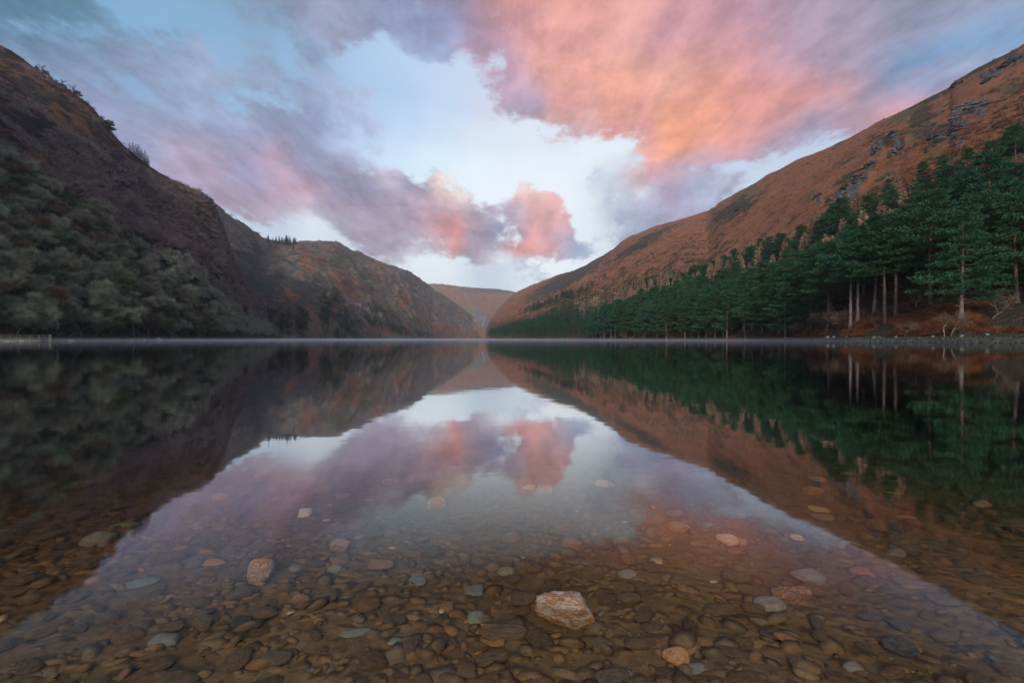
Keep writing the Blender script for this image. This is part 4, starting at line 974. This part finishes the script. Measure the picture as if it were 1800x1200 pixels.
def quartz_mat():
    m, t, out = material('quartz')
    oi = t.n('ShaderNodeObjectInfo')
    rnd = t.n('ShaderNodeCombineXYZ'); t.put(rnd.inputs[0], t.m('MULTIPLY', oi.outputs['Random'], 40.0))
    co = t.vm('ADD', objcoord(t), rnd.outputs[0])
    a = t.noise(co, 1.7, 7, 0.7, 0.8); b = t.noise(co, 5.5, 5, 0.72, 0.5); c = t.noise(co, 3.0, 6, 0.75, 1.2)
    col = t.mix(t.step(a, 0.40, 0.56), oi.outputs['Color'], (0.64, 0.29, 0.095))
    col = t.mix(t.step(b, 0.48, 0.62, 0, 0.8), col, (0.88, 0.78, 0.66))
    col = t.mix(t.step(c, 0.57, 0.66, 0, 0.85), col, (0.15, 0.055, 0.028))
    principled(t, out, col, 0.6, 0.3, t.m('ADD', t.m('MULTIPLY', a, 1.0), t.m('MULTIPLY', b, .6)), 0.16, 0.9)
    return m
M_QUARTZ = quartz_mat()
r4 = np.random.default_rng(44)
def stone_mesh(i, base, mat, **kw):
    v, f = stone_shape(i, base, **kw)
    me = np_mesh('stone', v, f, smooth=True); me.materials.append(mat); return me
SLATES = [stone_mesh(700 + i, ICO3, M_STONE, rough=.22, cuts=4, power=2.4) for i in range(8)]
ANGLES = [stone_mesh(720 + i, ICO3, M_STONE, rough=.32, cuts=7, power=3.2) for i in range(5)]
QUARTZ = [stone_mesh(740 + i, ICO3, M_QUARTZ, rough=.28, cuts=5, power=2.6, jag=.06) for i in range(5)]
BOULDER = stone_mesh(768, ICO4, M_QUARTZ, rough=.40, cuts=6, power=2.3, jag=.15)
def bed_pt(px, py):
    U, V = (px - 900) / FPX, (HZ - py) / FPX
    tt = 0.552 / (-V - 0.034)
    return np.array([U * tt, tt, bed_at(U * tt, tt)]), tt
def put_stone(me, px, py, w, h, col, label, group=None, thick=0.30, rz=None, sink=0.25, cat='stone', nm='stone'):
    p, tt = bed_pt(px, py)
    a = w / FPX * tt / 2
    sin_a = 0.552 / math.hypot(0.552, tt)
    b = max(0.30 * a, (h / FPX * tt / sin_a) / 2 * 0.72)
    c = thick * min(a, b)
    o = link(nm, me, label=label, category=cat, group=group)
    o.location = (p[0], p[1], p[2] + c * (1 - sink)); o.scale = (a, b, c)
    o.rotation_euler = (r4.normal() * .06, r4.normal() * .06, (r4.normal() * .15 if rz is None else rz))
    o.color = (*col, 1)
    used_st.append((p[0], p[1], max(a, b)))
    if group == G: known.append((p[0], p[1], ' '.join(label.replace(',', '').split()[:5])))
    return o
used_st, known = [], []
CR, WH, OR, RD = (.78, .60, .43), (.85, .82, .76), (.58, .31, .14), (.40, .18, .10)
GN, GB, GY, DK, BR, DB = (.30, .35, .28), (.25, .29, .32), (.33, .32, .29), (.07, .074, .085), (.28, .175, .10), (.17, .12, .08)
G = 'standout stones on the lake bed'
bo = put_stone(BOULDER, 991, 1086, 108, 50, (.96, .84, .68), 'big rough white and rust quartz stone, largest and brightest in the shallows', None, thick=.70, rz=-0.12, sink=0.0)
ba = bo.scale[0]; bo.scale = (ba, ba * .50, ba * .43); bo.location[2] = bed_at(bo.location[0], bo.location[1]) + ba * .41; bo.rotation_euler = (0.1, 0.06, -0.12)
Q, S, A_ = QUARTZ, SLATES, ANGLES
for k, (me, px, py, w, h, c, lb, th) in enumerate([
    (Q[0], 455, 1018, 42, 34, CR, 'blocky cream and rust stone standing up, second brightest in the shallows', .8),
    (Q[1], 597, 967, 38, 18, CR, 'cream oval stone with rusty streaks behind the blocky cream one', .5), (S[0], 535, 908, 26, 13, WH, 'small clean white pebble, whitest in the shallows', .6), (Q[2], 766, 889, 38, 19, WH, 'pale pinkish white stone under the blue reflection', .5),
    (Q[3], 1006, 963, 36, 17, OR, 'orange cream stone straight behind the big quartz stone', .5), (Q[4], 1195, 933, 36, 19, CR, 'cream brown stone under the orange cloud reflection', .4), (S[1], 1280, 955, 36, 17, CR, 'smooth cream oval stone beside a small orange one', .5),
    (S[2], 1305, 956, 18, 10, OR, 'small orange stone touching the smooth cream oval one', .5), (S[3], 1293, 974, 26, 13, RD, 'dull orange stone just in front of the smooth cream oval', .4), (S[4], 890, 1003, 30, 15, GN, 'small round grey green stone left of the orange cream one', .4),
    (S[5], 1105, 1018, 34, 18, GY, 'flat round grey stone right of the big quartz stone', .35), (S[6], 837, 1090, 32, 24, GN, 'round pale green stone left of the big quartz stone', .35), (S[0], 885, 1115, 92, 30, DB, 'long grey brown slab in front of the pale green stone', .4),
    (S[7], 287, 1129, 60, 22, GB, 'blue grey oval cobble near the bottom of the shallows', .45), (S[2], 626, 1118, 54, 15, GB, 'thin blue grey stone, long and flat', .35), (S[4], 695, 1135, 26, 18, GN, 'small green stone beside the tilted dark slate', .4), (A_[0], 718, 1142, 28, 40, DB, 'tilted dark slate beside the small green stone', .4),
    (S[6], 1356, 1068, 58, 30, GY, 'large flat grey oval stone beside the cream patched brown one', .3), (Q[1], 1392, 1050, 72, 30, (.24, .15, .085), 'brown oval stone with a cream patch, behind the grey oval', .35), (A_[1], 1423, 1016, 58, 32, GB, 'dark grey slate with fine lines lying slantwise', .3),
    (S[1], 1190, 1168, 46, 30, OR, 'rust orange cobble at the near edge of the shallows', .6), (S[3], 1225, 1184, 40, 20, GB, 'blue green flat stone tucked beside the rust orange cobble', .35), (S[5], 243, 1028, 66, 18, GB, 'long blue grey flat stone with a pointed end', .3),
    (S[0], 668, 1000, 52, 18, (.30, .19, .11), 'warm brown oval stone, longest in the middle shallows', .4), (A_[2], 375, 992, 46, 13, OR, 'flat angular orange flake', .3), (S[7], 172, 955, 62, 22, GY, 'large grey oval stone in the dark reflection by its edge', .4),
    (S[2], 140, 855, 42, 11, (.34, .33, .30), 'pale grey long stone far out in the dark reflection', .4), (S[4], 216, 926, 42, 13, GN, 'greenish flat stone behind the large grey oval', .35), (S[1], 388, 878, 32, 11, OR, 'small orange oval stone, far left of the white pebble', .4),
    (Q[0], 600, 876, 26, 10, OR, 'little orange and cream stone behind the white pebble', .4), (Q[2], 686, 851, 34, 10, CR, 'flat cream and rust stone under the pink reflection', .4), (S[3], 460, 839, 26, 10, (.5, .36, .26), 'pinkish stone far out beneath the pink reflection', .4),
    (Q[3], 615, 816, 34, 9, CR, 'low cream stone farther out than its rusty neighbours', .4), (Q[4], 790, 829, 28, 10, WH, 'pale stone under the bright orange cloud reflection', .4), (Q[1], 957, 868, 32, 15, WH, 'pale round stone in the blue reflection, right of a flat one', .5), (S[5], 930, 860, 26, 10, WH, 'pale flat stone in the blue reflection', .3),
    (S[6], 1063, 855, 36, 11, CR, 'long cream stone at the edge of the blue reflection', .4), (S[7], 1428, 865, 42, 11, OR, 'orange oval stone at the head of the little column in the dark reflection', .4), (S[0], 1440, 898, 36, 10, CR, 'cream flat stone in the little column in the dark reflection', .4), (S[2], 1440, 843, 30, 7, CR, 'thin pale stone farthest out in the little column', .4),
    (S[1], 1447, 912, 36, 11, GY, 'grey stone nearest in the little column in the dark reflection', .4), (S[4], 1240, 1136, 30, 17, BR, 'round mid brown stone right of the big quartz one', .4), (A_[3], 1500, 1178, 34, 20, GY, 'speckled grey cobble at the near edge of the shallows', .5), (S[3], 1268, 1076, 62, 22, DB, 'long dark brown slab left of the grey oval', .35),
    (A_[4], 1580, 1140, 56, 34, DK, 'big dark slate lying slantwise at the near corner', .3), (S[5], 1515, 1008, 46, 18, RD, 'red brown flat stone beside the lined slate', .3), (A_[0], 1104, 993, 26, 20, (.25, .13, .06), 'small patterned rust brown stone behind the flat grey one', .4), (S[6], 1730, 892, 40, 9, CR, 'pale long stone out in the dark reflection near the view edge', .4),
    (Q[0], 1741, 906, 22, 8, CR, 'small cream stone next to the pale long one in the dark reflection', .5), (A_[1], 420, 1098, 40, 26, DK, 'blackish blue square slate', .3), (A_[2], 462, 1082, 60, 26, DB, 'brown slab leaning on the blackish slate', .3), (S[7], 785, 1070, 32, 17, BR, 'dull brown oval stone left of the green round one', .4),
    (S[1], 1595, 913, 32, 9, OR, 'orange brown stone in the dark reflection', .4), (S[2], 588, 1006, 24, 15, GN, 'small grey green pebble in front of the cream oval', .4), (S[0], 733, 1026, 34, 18, GB, 'blue grey oval stone below the warm brown one', .35), (A_[3], 833, 1038, 34, 23, GB, 'blue grey pear shaped stone left of the big quartz one', .3),
    (Q[4], 530, 1060, 32, 18, (.36, .26, .18), 'flecked tan stone under the film of reflection', .4), (S[6], 1403, 950, 24, 12, CR, 'small cream stone right of the smooth cream oval', .4), (S[4], 1495, 962, 38, 14, GY, 'faint grey oval stone near the reflected skyline', .3), (Q[2], 535, 745, 24, 5, CR, 'farthest pale stone, just visible in the dark mirror', .4),
    (S[5], 490, 945, 44, 16, DB, 'mottled dark stone left of the cream oval', .4), (S[3], 905, 1103, 40, 22, DB, 'dark rounded stone behind the long grey brown slab', .4), (S[1], 1105, 1058, 44, 24, DB, 'brown stone beside the right end of the big quartz stone', .3), (S[0], 1330, 795, 26, 6, CR, 'tiny pale stone far out below the bracken reflection', .4),
    (S[2], 1787, 742, 26, 5, OR, 'thin orange stone far out at the view edge', .4), (S[6], 250, 1150, 44, 16, BR, 'flat tan stone below the blue grey cobble', .3), (S[7], 820, 1180, 46, 26, DB, 'round dark brown cobble at the near edge left of centre', .4), (A_[4], 1185, 905, 32, 12, GY, 'greyish stone behind the cream brown one', .3)]):
    put_stone(me, px, py, w, h, c, lb, G, th)
# the other stones that show largest, each an object of its own
brown = [(.155, .108, .060), (.13, .092, .053), (.18, .125, .070), (.105, .078, .050), (.155, .118, .074), (.20, .12, .060), (.125, .11, .085)]
bname = ['brown', 'dark brown', 'tan', 'blackish brown', 'buff', 'rusty', 'greyish']
n = 0
def free(x, y, rad, k=0.8): return all((x - a) ** 2 + (y - b) ** 2 > ((rad + c) * k) ** 2 for a, b, c in used_st)
tries = 0
GEN = {0: ('brown silt dusted cobble among its like in the nearest shallows', 'brown cobbles of the nearest shallows'), 1: ('brown flat stone among its like in the middle shallows', 'brown stones of the middle shallows'), 2: ('dim brown flat stone among its like in the outer shallows', 'brown stones of the outer shallows')}
while n < 222 and tries < 20000:
    tries += 1
    py = 780 + 430 * r4.random() ** 0.75; px = r4.uniform(-10, 1810)
    p, tt = bed_pt(px, py)
    w = r4.uniform(.035, .070) * (1 if tt < 1.6 else 1.3) / tt * FPX; h = w * r4.uniform(.35, .6)
    if not free(p[0], p[1], w / FPX * tt / 2, 0.85): continue
    bi = int(r4.integers(len(brown))); c = np.array(brown[bi]) * r4.uniform(.85, 1.15); mi = int(r4.integers(13))
    kn = sorted((math.hypot(p[0] - a, (p[1] - b) * .7), a - p[0], b - p[1], s) for a, b, s in known)[0]
    side = ('left of' if kn[1] > 0 else 'right of') if abs(kn[1]) > .7 * abs(kn[2]) else ('before' if kn[2] > 0 else 'behind')
    nl_ = re.sub(r'( (and|with|the|on|of|in|by|a|beside|behind|far|to|under|touching|straight|just|lying|out|left|right|at|long|standing|streaks|its))+$', '', kn[3])
    lab_ = f'{bname[bi]} {"rounded" if mi < 8 else "angular"} {"cobble" if w / FPX * tt > .06 else "stone"} {side} the {nl_}'
    g = GEN[0 if py > 1040 else (1 if py > 900 else 2)]
    put_stone((SLATES + ANGLES)[mi], px, py, w, h, c, lab_, g[1], r4.uniform(.22, .40), r4.uniform(0, 3.14) if r4.random() < .5 else None); n += 1
# pebbles past counting
m, t, out = material('pebble')
co = objcoord(t); tint = t.n('ShaderNodeAttribute', attribute_name='tint').outputs['Vector']
a = t.noise(co, 45.0, 4, 0.65); b = t.noise(co, 220.0, 2, 0.7)
col = t.mix(t.step(b, 0.45, 0.75, 0, .5), t.vm('MULTIPLY', tint, t.ramp(a, [(0.25, (.62, .62, .62)), (.75, (1.3, 1.25, 1.2))])), (0.05, 0.035, 0.02))
geo = t.n('ShaderNodeNewGeometry'); sp = t.n('ShaderNodeSeparateXYZ'); t.put(sp.inputs[0], geo.outputs['Normal'])
col = t.mix(t.m('MULTIPLY', t.step(sp.outputs[2], 0.6, 0.97), t.step(a, 0.38, 0.62, 0.1, 0.6)), col, (0.20, 0.145, 0.085))
principled(t, out, col, 0.8, 0.15, t.m('ADD', a, b), 0.004, 0.5)
PB = [stone_shape(800 + i, ICO1, rough=.25 + .15 * (i % 2), cuts=3 + 3 * (i % 2), power=2.3 + 1.2 * (i % 2)) for i in range(12)]
V, F, TT, nn = [], [], [], 0
NPB = 30000
yy = np.sqrt(r4.uniform(0.55 ** 2, 4.6 ** 2, NPB * 3)); keep = r4.random(len(yy)) < np.interp(yy, [.5, 1.6, 2.6, 4.6], [1, .8, .5, .22]); yy = yy[keep][:NPB]
xx = r4.uniform(-1, 1, len(yy)) * (1.25 * yy + 0.9)
bare = fbm(np.stack([xx * 1.9, yy * 1.9, 0 * xx], 1), 3, 61)
ok = (bare > -.16) | (r4.random(len(xx)) < .35)          # patches of open silt
xx, yy = xx[ok], yy[ok]
for x, y in zip(xx, yy):
    s = float(np.exp(r4.normal(math.log(.0128), .52))) * (1 if y < 2 else 1.25)
    s = min(s, .032)
    v, f = PB[r4.integers(12)]
    asp = r4.uniform(.5, .85); th = r4.uniform(.22, .5); an = r4.normal() * .7
    w = v * [s, s * asp, s * asp * th]
    tl = r4.normal() * .16; w[:, 2] += w[:, 0] * tl + w[:, 1] * r4.normal() * .16
    c, sn = math.cos(an), math.sin(an)
    w = np.stack([w[:, 0] * c - w[:, 1] * sn + x, w[:, 0] * sn + w[:, 1] * c + y, w[:, 2] + bed_at(x, y) + s * asp * th * r4.uniform(-.35, .6)], 1)
    k = np.array(brown[r4.integers(len(brown))]) * r4.uniform(.65, 1.25)
    q = r4.random()
    if q > .992: k = np.array(CR) * r4.uniform(.5, .9)
    elif q > .972: k = np.array(OR) * r4.uniform(.4, .7)
    elif q > .93: k = np.array(GB) * r4.uniform(.4, .8)
    V.append(w); F.append(f + nn); nn += len(w); TT.append(np.tile(k, (len(w), 1)))
me = np_mesh('pebbles', np.concatenate(V), np.concatenate(F), smooth=True, attrs={'tint': np.concatenate(TT)})
link('pebbles', me, m, kind='stuff', label='small brown pebbles and slate chips covering the lake bed')

# ------------------------------------------------------------------ shore rocks, jetty with fence, crags, waterfall
def rock_mat(name, a, b, c=None):
    m, t, out = material(name); co = objcoord(t)
    oi = t.n('ShaderNodeObjectInfo').outputs['Random']
    n1 = t.noise(co, 1.6, 6, 0.7, .3); n2 = t.noise(co, 0.7, 4, 0.6)
    col = t.mix(t.step(n1, .32, .68), a, b)
    if c: col = t.mix(t.step(n2, .52, .66, 0, .7), col, c)
    col = t.vm('SCALE', col, scale=t.m('MULTIPLY_ADD', oi, .5, .75))
    principled(t, out, col, .9, .1, n1, .15, .8); return m
M_ROCK = rock_mat('shore_rock', (.022, .022, .020), (.085, .088, .072), (.04, .055, .024))
M_PALEROCK = rock_mat('lichen_boulder', (.10, .10, .09), (.30, .31, .27), (.08, .11, .055))
M_CRAG = rock_mat('crag_rock', (.035, .035, .038), (.17, .175, .19), (.10, .07, .038))
RK = [stone_shape(900 + i, ICO2, rough=.35, cuts=6, power=3.0) for i in range(6)]
RKM = [np_mesh('rock', v, f, smooth=False) for v, f in RK]
for q in RKM: q.materials.append(M_PALEROCK)
protos = [(v, f, None) for v, f in [stone_shape(920 + i, ICO1, rough=.35, cuts=4, power=3.0) for i in range(6)]]
sp = []
for _ in range(2600):
    px = r4.uniform(1180, 1880) if r4.random() < .75 else r4.uniform(900, 1300); p = bank(px, r4.uniform(-.5, .9)); s = r4.uniform(.12, .30)
    sp.append((p[0], p[1], p[2] + .04, s, r4.uniform(0, 6.28)))
joined('shore_stones', protos, sp, 'grey lichen spotted stones edging the pine shore', M_ROCK, r4, False)
sp = []
def bank_l(px, back):
    ds, dr = np.interp(px, NEAR.px, NEAR.Ds), np.interp(px, NEAR.px, NEAR.Dr); tt = back / (dr - ds)
    return NEAR.at(px, tt * dr / (ds + back))
for _ in range(900):
    px = r4.uniform(60, 480); p = bank_l(px, r4.uniform(-.6, 2.0)); s = r4.uniform(.15, .5)
    sp.append((p[0], p[1], p[2], s, r4.uniform(0, 6.28)))
joined('shore_stones', protos, sp, 'dark stones edging the shaded shore', M_ROCK, r4, False)
for k, (px, back, w, lb) in enumerate([(1382, 1.0, .7, 'pale boulder at the water, leftmost of the white shore boulders'), (1394, 1.0, .55, 'white boulder beside the leftmost shore boulder'), (1455, 1.0, 1.1, 'largest white boulder at the foot of the bent bare tree'), (1466, 1.2, .7, 'slanting grey boulder right of the bent bare tree'),
        (1488, 1.0, .6, 'grey boulder below the round fawn bush'), (1536, .9, .7, 'mossy boulder under the green grass patch'), (1546, 1.0, .6, 'boulder beside the mossy one'), (1575, 1.0, .6, 'pale boulder below the stout pine'), (1640, 1.0, .55, 'pale boulder left of the leaning bare tree'), (1690, 1.0, .6, 'grey boulder below the big spreading pine'), (1735, 1.2, .6, 'boulder below the forked bare tree')]):
    p = bank(px, back); o = link('boulder', RKM[k % 6], label=lb, category='boulder', group='boulders on the pine shore')
    o.location = (p[0], p[1], p[2] + .1); o.scale = (w * .6, w * .5, w * .4); o.rotation_euler = (0, 0, r4.uniform(0, 6.28))
for k, (px, back, w, lb) in enumerate([(124, -.6, 1.1, 'tan boulder nearest the jetty on the shaded shore'), (276, .4, 2.2, 'long mossy boulder with a dark hollow on the shaded shore'), (230, .3, 1.1, 'upright mossy boulder on the shaded shore'), (253, .3, 1.0, 'small boulder beside the long mossy one')]):
    p = bank_l(px, back); o = link('boulder', RKM[(k + 2) % 6], label=lb, category='boulder', group='boulders on the shaded shore')
    o.location = (p[0], p[1], max(.1, p[2])); o.scale = (w * .7, w * .5, w * .4); o.rotation_euler = (0, 0, r4.uniform(-.3, .3))
# jetty: a low stone and turf pier with a post and rail fence along it
JD = 104.0
jx0, jx1 = (-60 - 900) / FPX * JD, (74 - 900) / FPX * JD
je = link('jetty', None, label='low stone jetty with a turf top running out from the shaded shore', category='jetty'); je.location = (jx0, JD, 0)
A = Acc(); gx = np.linspace(0, jx1 - jx0, 60); sec = np.array([(-1.6, -.9), (-1.35, .30), (-1.0, .52), (0, .6), (1.0, .52), (1.4, .3), (1.7, -.9)])
wob = fbm(np.stack([np.repeat(gx, 7), np.tile(sec[:, 0], 60), 0 * np.repeat(gx, 7)], 1) * 1.1, 3, 5).reshape(60, 7)
tp = np.interp(gx, [gx[0], gx[-8], gx[-1]], [1, 1, .35])[:, None]
P = np.stack([np.repeat(gx[:, None], 7, 1), sec[None, :, 0] * tp + wob * .3, sec[None, :, 1] * tp + wob * .16], -1)
i = np.arange(59)[:, None] * 7 + np.arange(6)[None]; A.raw(P, q=np.stack([i, i + 1, i + 8, i + 7], -1))
link('turf', A.mesh('turf', rock_mat('jetty_turf', (.05, .045, .03), (.11, .11, .06), (.07, .085, .04)), True), parent=je)
for k in range(46):
    x = r4.uniform(0, jx1 - jx0); o = link('stone', RKM[k % 6], parent=je); o.location = (x, -1.45 + r4.normal() * .1, r4.uniform(.0, .22)); s = r4.uniform(.15, .34); o.scale = (s * 1.3, s, s * .7); o.rotation_euler = (0, 0, r4.uniform(0, 6.28))
M_WOOD = rock_mat('weathered_wood', (.09, .085, .075), (.19, .185, .165))
fe = link('fence', None, label='grey wooden post and rail fence along the stone jetty', category='fence'); fe.location = (jx0, JD + 1.2, .45)
A = Acc(); A.tube([[0, 0, -.3], [0, 0, .5], [0, 0, 1.12]], [.06, .06, .055], 6); post = A.mesh('post', M_WOOD, True)
FL = (86 - 900) / FPX * (JD + 1.2) - jx0; npst = 9
for k in range(npst):
    o = link('post', post, parent=fe); o.location = (FL * k / (npst - 1), 0, 0)
A = Acc(); A.tube([[0, 0, 0], [FL / 2, .02, -.03], [FL, 0, 0]], [.035] * 3, 5); rail = A.mesh('rail', M_WOOD, True)
for z in (.35, .70, 1.05):
    o = link('rail', rail, parent=fe); o.location = (0, -.05, z)
A = Acc(); A.tube([[0, 0, -.9], [0, 0, 1.2]], [.16, .15], 8); o = link('end_post', A.mesh('end_post', M_WOOD, True), parent=fe); o.location = (FL + .4, 0, 0)
# crags: bedded rock standing out of the bracken slope
def crag(seed, w, h, d, n):
    r = np.random.default_rng(seed); A = Acc()
    for k in range(n):
        v, f = stone_shape(seed * 10 + k, ICO2, rough=.35, cuts=8, power=4.5)
        q = k / n; s = np.array([w * r.uniform(.14, .38) * (1 - .4 * q), d * r.uniform(.35, .6), h * r.uniform(.05, .13)])
        v = v * s; a = r.normal() * .15; v[:, 2] += v[:, 0] * .12
        v = np.stack([v[:, 0] * math.cos(a) - v[:, 1] * math.sin(a), v[:, 0] * math.sin(a) + v[:, 1] * math.cos(a), v[:, 2]], 1)
        v += [r.uniform(-.55, .55) * w * (1 - .4 * q), r.uniform(-.1, .5) * d, (q - .25) * h]
        A.raw(v, t=f)
    return A.mesh('rock_outcrop', M_CRAG, False)
for k, (px, py, w, h, lb) in enumerate([
    (1703, 205, 22, 13, 'largest layered dark crag high on the bracken hill'), (1690, 233, 18, 9, 'layered ledge just beneath the largest crag'), (1660, 268, 14, 13, 'rounded crag below the ledges, left of the high pines'), (1675, 250, 10, 5, 'thin ledge between the two lower crags'),
    (1540, 278, 6, 9, 'pale outcrop at the head of the rocky gully'), (1577, 272, 7, 10, 'slanting pale outcrop right of the gully head'), (1530, 305, 10, 7, 'dark outcrop halfway down the rocky gully'), (1510, 328, 9, 7, 'white flecked outcrop low in the rocky gully'), (1485, 345, 8, 6, 'outcrop at the bottom of the rocky gully'),
    (1437, 352, 7, 6, 'lone black outcrop in the bracken'), (1785, 110, 16, 5, 'dark ledge under the highest skyline'), (1745, 136, 14, 4, 'thin dark ledge below the highest skyline'), (1682, 152, 8, 4, 'black notch of rock at the skyline step'), (1295, 378, 4, 2.5, 'small grey outcrop where the near spur meets the skyline'), (1570, 256, 6, 4, 'small outcrop above the gully head'), (1460, 358, 6, 4, 'small pale outcrop left of the gully foot'),
    (1720, 190, 9, 5, 'pale broken rock on top of the largest crag'), (1640, 250, 8, 6, 'outcrop on the left flank of the layered ledge')]):
    p = BRK.at_py(px, py); D = p[1]; f = D / 330
    o = link('rock_outcrop', crag(950 + k, w * f * .85, h * f * .8, 4.5 * f, 30), label=lb, category='crag', group='crags on the bracken hill'); o.location = p - np.array([0, 0, .15 * h * f])
    o.rotation_euler = (0, 0, math.atan2(p[0], p[1]) * -.6)
sp = []
for _ in range(900):
    px, s = r4.uniform(1050, 1830), r4.uniform(.3, 1); p = BRK.at(px, s)
    if float(vnoise(p * .03, 77)) < .05: continue
    sp.append((*p, float(np.exp(r4.normal(math.log(.55), .5))), r4.uniform(0, 6.28)))
joined('hill_stones', protos, sp, 'pale stones scattered over the bracken hillside', M_CRAG, r4, False)
sp = []
for _ in range(700):
    px, s = r4.uniform(620, 850), r4.uniform(.05, .8); p = FAR.at(px, s)
    if float(vnoise(p * .012, 78)) < .1: continue
    sp.append((*p, float(np.exp(r4.normal(math.log(2.2), .5))), r4.uniform(0, 6.28)))
joined('scree', protos, sp, 'pale scree spilling down the far hill', M_CRAG, r4, False)
for k, (px, py, w, h, lb) in enumerate([(205, 332, 12, 4, 'grey ledge halfway up the shaded hill'), (228, 330, 8, 4, 'broken ledge beside the grey one on the shaded hill'), (368, 372, 7, 9, 'dark steep crag at the shoulder of the shaded hill'), (119, 216, 3, 2, 'small pale rock high on the shaded hill'), (215, 308, 8, 3, 'thin dark ledge above the grey one on the shaded hill'), (190, 218, 9, 7, 'dark crag just under the steep skyline')]):
    p = NEAR.at_py(px, py); f = p[1] / 330
    o = link('rock_outcrop', crag(980 + k, w * f, h * f, 4 * f, 24), label=lb, category='crag', group='crags on the shaded hill'); o.location = p - np.array([0, 0, .2 * h * f]); o.rotation_euler = (0, 0, .6)
# waterfall at the valley head
m, t, out = material('falling_water'); principled(t, out, (.46, .48, .52), .5, .3)
A = Acc()
cols = []
for k, (px, py) in enumerate([(853, 562), (852, 564), (852.5, 566), (851, 568), (851.5, 570), (849.5, 572), (850, 574), (848.5, 576), (848, 579)]):
    p = HEAD.at_py(px, py); wd = (.5 + 1.3 * abs(math.sin(k * 1.7))); cols.append([p + [-wd, -6, 3], p + [0, -8, 4.5], p + [wd, -6, 3]])
P = np.array(cols); i = np.arange(len(P) - 1)[:, None] * 3 + np.arange(2)[None]; A.raw(P, q=np.stack([i, i + 1, i + 4, i + 3], -1))
link('waterfall', A.mesh('waterfall', m, True), label='thin white waterfall tumbling at the valley head', category='waterfall')

# ------------------------------------------------------------------ labels that several things share are told apart by their order from the left
same = {}
for o in COL.objects:
    if o.parent is None and o.get('category') and o.get('label'): same.setdefault((o['category'], o['label']), []).append(o)
ORD = ['leftmost', 'second from left', 'third from left', 'fourth from left', 'fifth from left', 'sixth from left', 'seventh from left', 'eighth from left', 'ninth from left', 'tenth from left', 'eleventh from left', 'twelfth from left']
for (c_, l_), g_ in same.items():
    if 1 < len(g_) <= 12:
        g_.sort(key=lambda o: o.location[0] / max(o.location[1], .1))
        for k, o in enumerate(g_):
            tail = 'rightmost' if k == len(g_) - 1 else ORD[k]
            if len(g_) == 2: tail = ('left', 'right')[k] + ' of two'
            if len((l_ + ' ' + tail).split()) <= 16: o['label'] = l_ + ', ' + tail
